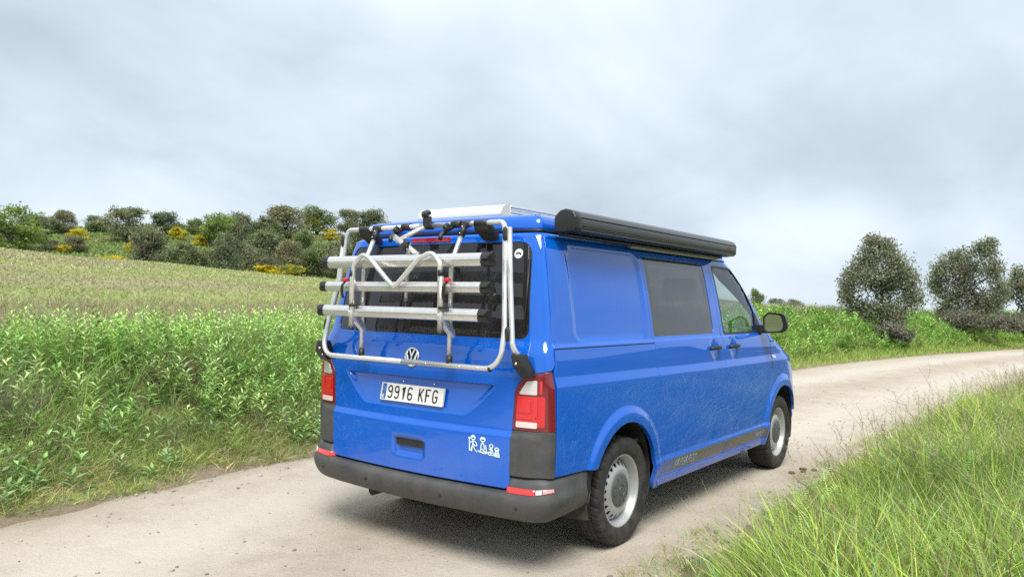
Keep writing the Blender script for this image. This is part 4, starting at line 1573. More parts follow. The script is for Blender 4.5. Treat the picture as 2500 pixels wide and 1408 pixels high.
# outer stays that carry the feet
for s in (-1, 1):
    st = [(-.903, s*.676, 1.905), (-.921, s*.703, 1.62), (-.962, s*.752, 1.33), (-.972, s*.764, 1.255), (-.930, s*.800, 1.165)]
    rt('stay_tube', fillet(st, [0, .4, .3, .06, 0], closed=False, n=6), TR, M_ALU)
    # half-moon joint covers
    for (x, y, z, dx, dy) in ((-.909, .664, 1.868, -.004, .012), (-.972, .738, 1.318, -.012, .012)):
        V, F = lathe_vf([(0, -.010), (.018, -.010), (.021, 0), (.018, .010), (0, .010)], 20)
        V = [np.array([v[0]*.55-.017+x, v[1]*1.0+s*y, v[2]*2.0+z]) for v in V]
        under_rack(mesh_from('joint_cover', V, F, M_BLACK))
    # foot bracket hooked on the tailgate edge above the lamp
    ft = prism_vf(fillet([(-.985, 1.215), (-.925, 1.215), (-.875, 1.125), (-.872, 1.09), (-.93, 1.088), (-.985, 1.15)], .012, True, 3), 1, s*.775, s*.842)
    V = [np.array(v) for v in ft[0]]
    V = [np.array([v[0], v[1]+s*(1.16-v[2])*.22, v[2]]) for v in V]
    under_rack(bevelled('foot_bracket', V, ft[1], M_BLACK, None, .006))
    V, F = tube_mesh([(-.992, s*.80, 1.165), (-.958, s*.80, 1.165)], .007, 10)
    under_rack(mesh_from('bolt', V, F, M_CHROME))
    # two upright tubes between top tube and bottom bar
    up = [(-.910, s*.360, 1.93), (-1.022, s*.360, 1.145)]
    rt('upright_tube', [up[0], (-1.018, s*.358, 1.705), up[1]], .0142, M_ALU, .06)
    a, b = np.array(up[0]), np.array(up[1]); d = np.array([-.113, 0, -.225]); d /= np.linalg.norm(d); dv = np.array([0, 0, -1.0])
    rt('tee_joint', [a-d*.0, a+d*.075], .0205, M_BLACK)
    rt('tee_joint', [(-.903, s*.395, 1.937), (-.903, s*.322, 1.937)], .0205, M_BLACK)
    rt('lower_socket', [b-dv*.038, b+dv*.012], .0185, M_BLACK)
    for t in (.012, .055):
        q = a+d*t
        V, F = tube_mesh([q+np.array([-.019, 0, -.002]), q+np.array([-.023, 0, -.002])], .005, 8)
        under_rack(mesh_from('rivet', V, F, M_CHROME))
    # hinge: collar on the top tube, arm back to the roof edge
    yh = s*.478
    rt('hinge_collar', [(-.903, yh-.045, 1.937), (-.903, yh+.045, 1.937)], .0195, M_BLACK)
    hv, hf = prism_vf(fillet([(-.918, 1.928), (-.885, 1.945), (-.80, 1.882), (-.792, 1.852), (-.82, 1.842), (-.905, 1.895)], .012, True, 3), 1, yh-.052, yh+.052)
    under_rack(bevelled('hinge_arm', hv, hf, M_BLACK, None, .008))
# star grip clamps on the top tube
def knob(c, axis, r, name='star_knob'):
    c = np.array(c, float); axis = np.array(axis, float); axis /= np.linalg.norm(axis)
    u = np.cross(axis, [0, 0, 1]); u = u/np.linalg.norm(u) if np.linalg.norm(u) > .1 else np.array([1.0, 0, 0]); v = np.cross(axis, u)
    n = 30; V = []; F = []
    for (h, k) in ((-.014, .75), (-.010, 1.0), (.010, 1.0), (.016, .7)):
        for i in range(n):
            a = 2*math.pi*i/n
            rr = r*k*(1+.22*math.cos(5*a))
            V.append(c+axis*h+rr*(math.cos(a)*u+math.sin(a)*v))
    for j in range(3):
        for i in range(n):
            i2 = (i+1) % n
            F.append((j*n+i, j*n+i2, (j+1)*n+i2, (j+1)*n+i))
    F += [tuple(range(n-1, -1, -1)), tuple(range(3*n, 4*n))]
    return under_rack(bevelled(name, V, F, M_BLACK, None, 0))


for y in (.108, -.298):
    rt('clamp', [(-.905, y+.034, 1.937), (-.905, y-.034, 1.937)], .0225, M_BLACK)
    hook = [(-.915, y+.02, 1.925), (-.955, y+.035, 1.90), (-.985, y+.055, 1.872), (-1.0, y+.045, 1.845)]
    rt('clamp_hook', hook, .013, M_BLACK, .03, 10)
    knob((-.975, y+.02, 1.918), (-.7, .3, .6), .020)
# bike holding arms at the centre
rt('arm_clamp', [(-.905, -.105, 1.937), (-.905, -.055, 1.937)], .024, M_BLACK)
under_rack(bevelled('arm_block', *box_vf((-.93, -.083, 1.955), (.045, .04, .075)), M_BLACK, None, .008))
knob((-.945, -.085, 2.005), (-.5, 0, .8), .026)
rt('bike_arm', [(-.945, -.075, 1.925), (-1.03, .075, 1.838)], .0145, M_ALU)
rt('bike_arm', [(-1.035, .085, 1.868), (-1.015, -.10, 1.752)], .0165, M_ALU)
rt('arm_plug', [(-1.0365, .092, 1.872), (-1.0352, .082, 1.866)], .0172, M_CAP)
knob((-1.055, -.030, 1.815), (-1, -.2, .3), .023)
rt('centre_post', [(-.985, .012, 1.835), (-1.0, .012, 1.43)], .0130, M_ALUD)
rt('post_socket', [(-.999, .012, 1.475), (-1.0, .012, 1.415)], .021, M_BLACK)

# three rails
def rail(x, z, half, w, tilt):
    sec = [(-.022, -w/2), (-.014, -w/2+.002), (-.012, -.010), (-.018, -.008), (-.018, -.001), (-.012, .001), (-.012, .006), (-.021, .009), (-.014, w/2-.004), (-.004, w/2), (.014, w/2-.008), (.016, -w/2+.004), (.008, -w/2-.002)]
    sec = [(-.024, -.030), (-.030, -.012), (-.0305, -.003), (-.023, -.0015), (-.023, .0035), (-.0305, .005), (-.028, .014), (-.020, .030), (-.008, .037), (.006, .034), (.008, -.030), (-.006, -.037)]
    ca, sa = math.cos(tilt), math.sin(tilt)
    poly = [(x+(p[0]*ca-p[1]*sa)*w/.072, z+(p[0]*sa+p[1]*ca)*w/.072) for p in sec]
    V, F = prism_vf(poly, 1, half, -half)
    o = under_rack(bevelled('bike_rail', V, F, M_ALU, None, 0))
    # end caps: square at the left, fish-tail at the right
    big = [(x+(p[0]*ca-p[1]*sa)*w/.072*1.06-.001, z+(p[0]*sa+p[1]*ca)*w/.072*1.04) for p in sec]
    V, F = prism_vf(big, 1, half+.022, half-.030)
    under_rack(bevelled('rail_end_cap', V, F, M_BLACK, None, .0))
    V, F = prism_vf(big, 1, -half+.045, -half-.005)
    n = len(big)
    for yy in (-half-.028,):
        pass
    V = [np.array(v) for v in V]
    for i in range(n, 2*n):
        dz = V[i][2]-z
        V[i][1] -= abs(dz)*.95
        V[i][0] -= (.012 if dz > 0 else .004)
    under_rack(bevelled('rail_end_cap', V, F, M_BLACK, None, .0))
    return o


rail(-1.050, 1.719, .662, .074, .10)
rail(-1.064, 1.568, .668, .060, .10)
rail(-1.076, 1.417, .668, .068, .10)
# V bar with its two legs
vb = [(-1.108, .362, 1.315), (-1.108, .352, 1.70), (-1.100, .285, 1.765), (-1.112, .205, 1.735), (-1.112, 0.0, 1.562)]
vbh = fillet(vb, [0, .05, .06, .05, 0], closed=False, n=7)
full = vbh[:-1]+[np.array([-1.112, 0.02, 1.578]), np.array([-1.112, 0.0, 1.5705]), np.array([-1.112, -.02, 1.578])]+[np.array([p[0], -p[1], p[2]]) for p in vbh[:-1][::-1]]
full = [p for i, p in enumerate(full) if i == 0 or np.linalg.norm(p-full[i-1]) > .004]
rt('v_bar', full, .0145, M_ALU)
for s in (-1, 1):
    rt('bar_leg', [(-1.108, s*.362, 1.63), (-1.108, s*.364, 1.312)], .0160, M_ALUD)
    rt('bar_collar', [(-1.108, s*.360, 1.662), (-1.108, s*.361, 1.630)], .0185, M_BLACK)
    rt('leg_foot', [(-1.108, s*.364, 1.322), (-1.108, s*.364, 1.304)], .0178, M_BLACK)
    # folding plate between leg and upright
    pv, pf = prism_vf([(-1.122, 1.432), (-1.096, 1.436), (-.998, 1.322), (-.996, 1.285), (-1.012, 1.282), (-1.108, 1.372), (-1.125, 1.385)], 1, s*.364-.019, s*.364+.019)
    under_rack(bevelled('folding_bracket', pv, pf, M_ALU, None, .006))
    V, F = tube_mesh([(-1.124, s*.364, 1.412), (-1.130, s*.364, 1.412)], .006, 10)
    under_rack(mesh_from('bolt', V, F, M_CHROME))
    # lever and tie-down strap with its red buckle
    under_rack(bevelled('lever', *box_vf((-1.115, s*.364-.028, 1.452), (.03, .062, .016)), M_BLACK, None, .005))
    ys = s*.364+(.062 if s > 0 else -.042)
    strap = fillet([(-1.10, ys, 1.602), (-1.125, ys+.006, 1.575), (-1.118, ys+.016, 1.53), (-1.11, ys+.012, 1.495)], .02, closed=False, n=5)
    V = []; F = []
    for p in strap:
        V += [p+np.array([0, -.011, 0]), p+np.array([0, .011, 0]), p+np.array([-.004, .011, 0]), p+np.array([-.004, -.011, 0])]
    for i in range(len(strap)-1):
        for j in range(4):
            j2 = (j+1) % 4
            F.append((i*4+j, i*4+j2, (i+1)*4+j2, (i+1)*4+j))
    F += [(0, 1, 2, 3), tuple(range(len(V)-4, len(V)))]
    under_rack(bevelled('strap', V, F, M_BLACK, None, 0))
    under_rack(bevelled('strap_buckle', *box_vf((-1.108, ys-.004, 1.607), (.034, .034, .024)), M_RED, None, .008, 3))
for y in (.70, .55, -.20, -.45, -.58):
    V, F = tube_mesh([(-1.0445, y, 1.131), (-1.0475, y, 1.131)], .005, 8)
    under_rack(mesh_from('rivet', V, F, M_CHROME))
rt('tube_plug', [(-1.031, -.655, 1.13), (-1.031, -.667, 1.13)], .0162, M_BLACK)

# ------------------------------------------------------------------ awning along the right roof edge
awn = empty('roof_awning', (.55, -.84, 1.9))
tag(awn, 'long anthracite awning box along the right roof edge of the van', 'awning')
aoff = Matrix.Translation((-.55, .84, -1.9))


def under_awn(o):
    o.parent = awn; o.matrix_parent_inverse = aoff
    return o


AX0, AX1 = -.60, 1.80
top_sec = fillet([(-.800, 1.985), (-.835, 2.018), (-.875, 2.027), (-.925, 2.010), (-.944, 1.978), (-.934, 1.974), (-.90, 1.976), (-.80, 1.93)], [.02, .02, .03, .03, .004, .004, 0, 0], True, 5)
under_awn(prism('awning_case', top_sec, 0, AX0+.02, AX1-.02, M_AWN, None, 0))
face = fillet([(-.928, 1.9755), (-.9455, 1.9705), (-.9425, 1.929), (-.926, 1.926)], [.002, .003, .003, .002], True, 3)
under_awn(prism('awning_front_rail', face, 0, AX0+.02, AX1-.02, M_AWN, None, 0))
low = fillet([(-.80, 1.93), (-.925, 1.9285), (-.9365, 1.9225), (-.934, 1.9095), (-.9385, 1.9055), (-.932, 1.900), (-.905, 1.894), (-.82, 1.889), (-.80, 1.895)], [0, .002, .003, .001, .001, .004, .01, .01, 0], True, 3)
under_awn(prism('awning_lower_case', low, 0, AX0+.02, AX1-.02, M_AWNB, None, 0))
bead = fillet([(-.930, 1.9255), (-.9415, 1.925), (-.9415, 1.9215), (-.930, 1.921)], .001, True, 2)
under_awn(prism('awning_bead', bead, 0, AX0+.02, AX1-.02, M_CAP, None, 0))
bead2 = fillet([(-.930, 1.9085), (-.9405, 1.908), (-.9405, 1.9045), (-.930, 1.904)], .001, True, 2)
under_awn(prism('awning_bead', bead2, 0, AX0+.02, AX1-.02, M_CAP, None, 0))
cap = fillet([(-.798, 1.985), (-.835, 2.018), (-.875, 2.027), (-.926, 2.010), (-.946, 1.978), (-.943, 1.914), (-.930, 1.898), (-.86, 1.891), (-.798, 1.896)], [.03, .03, .04, .04, .02, .02, .02, .02, .01], True, 5)
under_awn(prism('end_cap', cap, 0, AX0-.045, AX0+.024, M_AWNB, None, .014, 3))
cap2 = [(p[0], p[1]-.001) for p in cap]
under_awn(prism('end_cap', cap2, 0, AX1-.022, AX1+.012, M_AWN, None, .010, 3))
# faint red maker's mark near the front end
mk = [box_vf((1.640+k*.019, -.9452, 1.951), (.011, .0016, .017)) for k in range(5)]
V, F = join_parts(mk)
o = under_awn(mesh_from('maker_mark', V, F, material('faded_red_print', (.30, .05, .055), .5), None, False))
# rubber strip and aluminium mounting rail under the box
under_awn(prism('mounting_rail', fillet([(-.806, 1.862), (-.828, 1.858), (-.842, 1.874), (-.842, 1.889), (-.806, 1.890)], .002, True, 2), 0, .22, 1.60, M_RAIL, None, 0))
under_awn(prism('mounting_rail', fillet([(-.806, 1.866), (-.824, 1.864), (-.836, 1.876), (-.836, 1.889), (-.806, 1.890)], .002, True, 2), 0, 1.604, 1.69, M_RAIL, None, 0))
under_awn(prism('wall_bracket', fillet([(-.79, 1.876), (-.86, 1.874), (-.86, 1.886), (-.79, 1.905)], .002, True, 2), 0, -.58, 1.72, M_BLACK, None, 0))

# ------------------------------------------------------------------ solar panel with fairing on the roof
sol = empty('solar_panel', (.1, 0, 2.03))
tag(sol, 'flat solar panel with pale curved rear fairing on the blue van roof', 'solar panel')
soff = Matrix.Translation((-.1, 0, -2.03))


def under_sol(o):
    o.parent = sol; o.matrix_parent_inverse = soff
    return o


fair = [(-.545, 2.012), (-.553, 2.03), (-.548, 2.055), (-.532, 2.078), (-.505, 2.094), (-.47, 2.096), (-.47, 2.012)]
under_sol(prism('fairing', fillet(fair, [.004, .02, .02, .02, .02, 0, 0], True, 4), 1, -.345, .345, M_CREAM, None, 0))
endc = [(p[0]*1.0+(-.004 if p[0] < -.48 else 0), p[1]+.003 if p[1] > 2.02 else p[1]) for p in fair]
M_CREAM2 = material('cream_end_plate', (.62, .60, .48), .45)
for y in (-.352, .345):
    under_sol(prism('fairing_end', fillet(endc, [.004, .02, .02, .02, .02, 0, 0], True, 4), 1, y, y+.007, M_CREAM2, None, 0))
for s in (-1, 1):
    for k in range(4):
        z0 = 2.028+k*.0165
        under_sol(box('side_profile', (.20, s*.350, z0+.0075), (1.34, .012+.003*(k % 2), .0150), M_ALU, None, .003, 1))
under_sol(box('panel_glass', (.20, 0, 2.089), (1.33, .685, .010), M_PANEL, None, .002, 1))
under_sol(box('panel_frame', (.20, 0, 2.079), (1.34, .69, .012), M_ALU, None, .002, 1))
for x in (-.2, .6):
    under_sol(box('foot', (x, 0, 2.05), (.06, .60, .05), M_BLACK, None, .004, 1))
# ------------------------------------------------------------------ vegetation
def leaf_material(name, trans=.35, rough=.6):
    m = bpy.data.materials.new(name); m.use_nodes = True
    t = NT(m.node_tree)
    a = t.n('ShaderNodeAttribute', attribute_name='tint')
    p = t.n('ShaderNodeBsdfPrincipled', ins={'Base Color': a.outputs[0]}); p.inputs['Roughness'].default_value = rough
    p.inputs['Specular IOR Level'].default_value = .3
    tr = t.n('ShaderNodeBsdfTranslucent', ins={'Color': t.mix(.35, a.outputs[0], (.30, .38, .06))})
    mx = t.n('ShaderNodeMixShader', ins={0: trans, 1: p.outputs[0], 2: tr.outputs[0]})
    t.n('ShaderNodeOutputMaterial', ins={0: mx.outputs[0]})
    return m


M_GRASS = leaf_material('grass_blades', .24)
M_WEED = leaf_material('weed_leaves', .24)
M_OAK = leaf_material('oak_leaves', .34, .55)
M_BARK = material('bark', (.085, .075, .065), .9, noise=(12.0, .8, (.17, .155, .135)), bump=(30.0, .6, .03))
M_STALK = material('dry_stalk', (.20, .155, .105), .8)


def unit(v):
    return v/(np.linalg.norm(v, axis=1)[:, None]+1e-9)


def blades(B, D, L, W, droop, colr, tipc=None, seg=3, curl=None):
    """curved tapering grass blades: base B, direction D, length L, width W, sideways droop vector; returns V, tri, col"""
    n = len(B)
    side = unit(np.cross(D, rng.normal(size=(n, 3))))
    V = []; C = []
    ts = np.linspace(0, 1, seg+1)
    for i, t in enumerate(ts):
        c = B+D*(L*t)[:, None]+droop*(L*t*t)[:, None]
        w = W*(1-t)**.8*.5 if i else W*.38
        cc = colr if tipc is None else colr*(1-t)+tipc*t
        if i < seg:
            V += [c+side*w[:, None], c-side*w[:, None]]; C += [cc, cc]
        else:
            V.append(c); C.append(cc)
    k = 2*seg+1
    V = np.stack(V, 1).reshape(-1, 3); C = np.stack(C, 1).reshape(-1, 3)
    t0 = []
    for i in range(seg-1):
        a = 2*i
        t0 += [(a, a+1, a+3), (a, a+3, a+2)]
    t0.append((2*seg-2, 2*seg-1, 2*seg))
    T = (np.arange(n)[:, None, None]*k+np.array(t0)[None]).reshape(-1, 3)
    return V, T, C


def leaves(P, D, S, L, W, colr, fold=.25):
    """diamond leaves folded on the midrib: base P, direction D, side S"""
    n = len(P)
    N = np.cross(D, S)
    mid = P+D*(L*.5)[:, None]
    a = mid+S*(W*.5)[:, None]+N*(W*fold)[:, None]
    b = mid-S*(W*.5)[:, None]+N*(W*fold)[:, None]
    tip = P+D*L[:, None]-N*(L*.12)[:, None]
    V = np.stack([P, a, tip, b], 1).reshape(-1, 3)
    C = np.repeat(colr, 4, axis=0)
    T = (np.arange(n)[:, None, None]*4+np.array([(0, 1, 2), (0, 2, 3)])[None]).reshape(-1, 3)
    return V, T, C


def merge(parts):
    V = []; T = []; C = []; k = 0
    for v, t, c in parts:
        V.append(v); T.append(t+k); C.append(c); k += len(v)
    return np.concatenate(V), np.concatenate(T), np.concatenate(C)


def pick_col(n, cols, probs, var=.18):
    cols = np.array(cols, float); idx = rng.choice(len(cols), n, p=np.array(probs)/sum(probs))
    return np.clip(2.05*cols[idx]*(1+var*rng.normal(size=(n, 1)))*(1+.06*rng.normal(size=(n, 3))), .01, .9)


def clump(x, y, s, seed):
    return .5+.5*vnoise(x, y, s, seed)


def in_view(x, y, margin=7):
    th = np.degrees(np.arctan2(y-CAM[1], x-CAM[0]))
    return (th > 3.3-margin) & (th < 70.1+margin*2.6)


def updirs(n, spread, bias=(0, 0)):
    d = np.stack([rng.normal(size=n)*spread+bias[0], rng.normal(size=n)*spread+bias[1], np.ones(n)], 1)
    return unit(d)


def scatter_grass(x, y, hfun, wid, cols, probs, spread=.25, drp=.35, seg=3, tip=None, bias=(0, 0), var=.18, zf=terrain):
    n = len(x)
    z = zf(x, y)-.015
    L = hfun*rng.uniform(.55, 1.15, n)
    D = updirs(n, spread, bias)
    a = rng.uniform(0, 2*math.pi, n)
    dr = np.stack([np.cos(a)*drp*rng.uniform(.2, 1.2, n)+bias[0]*.6, np.sin(a)*drp*rng.uniform(.2, 1.2, n)+bias[1]*.6, -drp*.45*rng.uniform(0, 1.2, n)], 1)
    c = pick_col(n, cols, probs, var)
    tc = None if tip is None else np.clip(c*np.array(tip), 0, .9)
    return blades(np.stack([x, y, z], 1), D, L, wid*rng.uniform(.6, 1.3, n), dr, c, tc, seg)


def tufts(x, y, per, hfun, wid, cols, probs, rad=.05, flare=.5, drp=.55, seg=3, tip=None, bias=(0, 0), zf=terrain, var=.26):
    """grass growing in tufts: blades fan out from shared centres and share a tone"""
    n = len(x)
    idx = np.repeat(np.arange(n), per)
    m = len(idx)
    a = rng.uniform(0, 2*math.pi, m); q = np.sqrt(rng.uniform(0, 1, m))
    bx = x[idx]+np.cos(a)*q*rad; by = y[idx]+np.sin(a)*q*rad
    z = zf(bx, by)-.01
    f = flare*q*rng.uniform(.3, 1.2, m)
    lean = rng.normal(size=(n, 2))*.12
    D = unit(np.stack([np.cos(a)*f+lean[idx, 0]+bias[0], np.sin(a)*f+lean[idx, 1]+bias[1], np.ones(m)], 1))
    L = (hfun*rng.uniform(.7, 1.2, n))[idx]*rng.uniform(.5, 1.1, m)
    d = drp*rng.uniform(.1, 1.2, m)
    dv = np.stack([np.cos(a)*d+bias[0]*.8, np.sin(a)*d+bias[1]*.8, -.5*d], 1)
    c = (pick_col(n, cols, probs, var)*(.68+.6*clump(x, y, .9, 79))[:, None])[idx]*(1+.24*rng.normal(size=(m, 1)))
    dead = rng.uniform(size=m) < .06
    c[dead] = np.array([.36, .29, .17])
    c = np.clip(c, .01, .9)
    tc = None if tip is None else np.clip(c*np.array(tip), 0, .9)
    return blades(np.stack([bx, by, z], 1), D, L, wid*rng.uniform(.6, 1.3, m), dv, c, tc, seg)


def dlr(x, y):
    return y-_L(x), _Rr(x)-y


# ---- left bank: road-edge grass, leafy weeds, tall grass
def bank_points(n, x0, x1, d0, d1, keep=None):
    x = rng.uniform(x0, x1, n); d = rng.uniform(d0, d1, n)
    y = _L(x)+d
    k = in_view(x, y)
    if keep is not None:
        k &= keep(x, y, d)
    return x[k], y[k], d[k]


parts = []
# low yellowing grass at the road's edge
x, y, d = bank_points(9200, -7.5, 9, -.26, 1.5, lambda x, y, d: rng.uniform(size=len(x)) < (.25+.75*clump(x, y, 2.2, 31))*sst(-.32, .05, d+.12*vnoise(x, y, 2.0, 35)))
h = .11+.17*sst(0, .9, d)+.08*clump(x, y, 1.6, 33)
parts.append(tufts(x, y, 12, h, .0062, [(.165, .190, .050), (.125, .185, .045), (.24, .215, .085), (.30, .25, .13), (.10, .13, .05)], [4, 4, 2.0, 1.2, 1.0], .07, 1.1, .9, 3))
# tall green grass on the slope
x, y, d = bank_points(8200, -7.5, 9.5, .45, 4.2, lambda x, y, d: rng.uniform(size=len(x)) < (.15+.85*sst(.25, .8, clump(x, y, 1.1, 41))))
h = .22+.34*sst(.5, 2.0, d)*(.35+.9*clump(x, y, .9, 43))
parts.append(tufts(x, y, 16, h, .0075, [(.150, .245, .050), (.115, .205, .045), (.185, .250, .065), (.25, .24, .10), (.09, .14, .05)], [5, 4, 3, .8, 1.0], .09, .55, .6, 3))
W = merge(parts)
bank_grass = fast_mesh('bank_grass', W[0], W[1], M_GRASS, W[2])
tag(bank_grass, 'green and straw coloured grass on the left roadside bank', 'grass', kind='stuff')


def weeds(x, y, hmin, hmax, nl, ll, lw, cols, probs, zf=terrain):
    """upright leafy weeds: a stem with leaves spiralling up it"""
    n = len(x)
    z = zf(x, y)
    H = rng.uniform(hmin, hmax, n)
    D = updirs(n, .26)
    B = np.stack([x, y, z], 1)
    out = []
    tone = pick_col(n, cols, probs, .22)*(.72+.5*clump(x, y, .6, 77))[:, None]
    sc = tone*.8
    out.append(blades(B, D, H, np.full(n, .009), np.zeros((n, 3)), sc, None, 2))
    k = nl
    t = np.tile(np.linspace(.12, 1.0, k), (n, 1))+rng.normal(size=(n, k))*.02
    base_ = B[:, None]+D[:, None]*(H[:, None]*t)[..., None]
    ang = np.arange(k)[None]*2.4+rng.uniform(0, 6.28, (n, 1))+rng.normal(size=(n, k))*.3
    up = .25+.75*t**2+rng.normal(size=(n, k))*.15
    Dl = np.stack([np.cos(ang), np.sin(ang), up], -1)
    Dl /= np.linalg.norm(Dl, axis=-1)[..., None]
    S = np.stack([-np.sin(ang), np.cos(ang), rng.normal(size=(n, k))*.2], -1)
    S /= np.linalg.norm(S, axis=-1)[..., None]
    L = ll*(1.05-.45*t)*rng.uniform(.7, 1.25, (n, k))
    W = lw*(1.0-.3*t)*rng.uniform(.7, 1.25, (n, k))
    C = np.clip(tone[:, None]*(1+.24*rng.normal(size=(n, k, 1)))*(.9+.22*t[..., None]), .01, .9)
    out.append(leaves(base_.reshape(-1, 3), Dl.reshape(-1, 3), S.reshape(-1, 3), L.ravel(), W.ravel(), C.reshape(-1, 3)))
    return merge(out)


GREENS = [(.155, .260, .065), (.120, .215, .055), (.200, .290, .100), (.095, .165, .050)]
def hsel(x, y, d, lo, hi, seed, s=.55):
    return rng.uniform(size=len(x)) < np.clip((clump(x, y, s, seed)*.7+.3*clump(x, y, s*3, seed+1)-lo)/(hi-lo), .06, 1)
wl = []
x, y, d = bank_points(4600, -7.5, 9.5, 1.1, 4.0, lambda x, y, d: hsel(x, y, d, .3, .7, 51))
kind3 = rng.integers(0, 3, len(x))
for lo, hi, nn, ll, lw, cs in ((.16, .40, 26, .088, .028, [(.172, .275, .070), (.130, .225, .055), (.20, .25, .085)]), (.28, .58, 30, .098, .027, [(.212, .305, .105), (.165, .265, .075)]),
                               (.20, .50, 20, .15, .036, [(.182, .275, .090), (.225, .310, .130), (.115, .190, .055)])):
    k = kind3 == (0 if nn == 26 else 1 if nn == 30 else 2)
    wl.append(weeds(x[k], y[k], lo, hi, nn, ll, lw, cs, [1]*len(cs)))
x, y, d = bank_points(1700, -7.5, 9.5, 2.4, 4.4, lambda x, y, d: hsel(x, y, d, .2, .6, 57, .8))
wl.append(weeds(x, y, .26, .68, 30, .105, .030, [(.20, .310, .090), (.24, .330, .125), (.165, .26, .075)], [1, 1, 1]))
w1 = merge(wl)
x, y, d = bank_points(1700, -7.5, 9, .15, 1.7, lambda x, y, d: hsel(x, y, d, .3, .6, 59, 1.2))
w2 = weeds(x, y, .06, .20, 13, .13, .036, [(.10, .17, .06), (.14, .21, .07), (.13, .15, .075), (.17, .21, .10)], [2, 2, 1, 1])
x, y, d = bank_points(700, -7.5, 9, .5, 3.0, None)
w3 = weeds(x, y, .12, .30, 13, .15, .042, [(.13, .21, .07), (.17, .24, .09)], [1, 1])
# dead twiggy stems among them
x, y, d = bank_points(8200, -7.5, 9.5, .5, 4.2, lambda x, y, d: clump(x, y, .7, 61) > .52)
w4 = scatter_grass(x, y, np.full(len(x), .55), .006, [(.16, .12, .10), (.22, .175, .135), (.11, .085, .075)], [2, 2, 1], .35, .25, 3)
dead = []
for (px_, dd_, rr_, nn_, hh_) in ((-1.55, 1.5, .22, 260, .7), (-2.3, 2.3, .30, 200, .55), (.35, 2.0, .28, 300, .55), (1.6, 2.6, .35, 320, .6), (2.6, 1.6, .25, 220, .45), (-.4, .9, .2, 160, .35), (-3.0, 1.2, .25, 220, .5)):
    aa = rng.uniform(0, 6.28, nn_); qq = np.sqrt(rng.uniform(0, 1, nn_))*rr_
    x = px_+np.cos(aa)*qq; y = float(_L(px_))+dd_+np.sin(aa)*qq*.7
    dead.append(scatter_grass(x, y, np.full(nn_, hh_), .0048, [(.105, .085, .070), (.145, .115, .095), (.085, .068, .06), (.19, .16, .12)], [3, 3, 2, 1], .35, .35, 4))
W = merge([w1, w2, w3, w4]+dead)
bank_weeds = fast_mesh('bank_weeds', W[0], W[1], M_WEED, W[2])
tag(bank_weeds, 'tall leafy pale green weeds covering the left roadside bank', 'weeds', kind='stuff')

# ---- field behind the bank: dry purple-brown stems, then greener grass thinning to pale flowers
parts = []
x = rng.uniform(-4, 34, 60000); d = 3.2+rng.uniform(0, 1, 60000)**1.5*9; y = _L(x)+d
k = in_view(x, y, 5) & (rng.uniform(size=len(x)) < .35+.65*clump(x, y, .5, 71)); x, y, d = x[k], y[k], d[k]
rr = np.hypot(x-CAM[0], y-CAM[1])
parts.append(scatter_grass(x, y, np.full(len(x), .42)*(.8+.5*clump(x, y, .3, 73)), .0045+.0006*rr, [(.150, .115, .092), (.185, .150, .118), (.115, .088, .075), (.135, .160, .062), (.215, .190, .130)], [4, 4, 1.5, 3, 2], .30, .3, 3))
n = 95000
th = rng.uniform(R(24), R(76), n); r_ = 12+60*rng.uniform(0, 1, n)**.75
x = CAM[0]+r_*np.cos(th); y = CAM[1]+r_*np.sin(th)
dl, _d = dlr(x, y); k = dl > 9; x, y, r_ = x[k], y[k], r_[k]
cl = clump(x, y, .12, 81)+.25*clump(x, y, .6, 82)
hi = cl+.40*(1-sst(13, 36, r_)) > .76
for sel, cols, pr in ((hi, [(.195, .180, .112), (.215, .195, .125), (.180, .190, .090), (.175, .142, .110)], [3, 3, 3, 1.5]), (~hi, [(.175, .210, .072), (.190, .215, .082), (.155, .195, .062), (.215, .21, .110)], [4, 4, 2, 2])):
    xs_, ys_, rs_ = x[sel], y[sel], r_[sel]
    parts.append(scatter_grass(xs_, ys_, .13+.0012*rs_+.17*(1-sst(13, 36, rs_)), .007+.0013*rs_, cols, pr, .8, .6, 2, None, (0, 0), .08))
# pale flower heads along the crest
n = 22000
th = rng.uniform(R(24), R(76), n); r_ = 44+27*rng.uniform(0, 1, n)**.6
x = CAM[0]+r_*np.cos(th); y = CAM[1]+r_*np.sin(th); dl, _d = dlr(x, y); k = (dl > 9) & (rng.uniform(size=n) < clump(x, y, .08, 91)+.15*sst(60, 70, r_)); x, y, r_ = x[k], y[k], r_[k]
parts.append(scatter_grass(x, y, np.full(len(x), .24), .07, [(.30, .29, .20), (.27, .26, .16), (.22, .24, .11)], [3, 3, 2], .5, .2, 2))
W = merge(parts)
field = fast_mesh('field_grass', W[0], W[1], M_GRASS, W[2])
tag(field, 'dry brown and green meadow grass across the rising field', 'grass', kind='stuff')

# ---- hillside turf
n = 30000
th = rng.uniform(R(30), R(76), n); r_ = 90+55*rng.uniform(0, 1, n)
x = CAM[0]+r_*np.cos(th); y = CAM[1]+r_*np.sin(th)
W = scatter_grass(x, y, np.full(n, .38), .30, [(.085, .150, .035), (.105, .165, .045), (.130, .160, .055)], [3, 3, 2], .5, .3, 2)
hill_turf = fast_mesh('hillside_grass', W[0], W[1], M_GRASS, W[2])
tag(hill_turf, 'short green turf on the hillside behind the field', 'grass', kind='stuff')

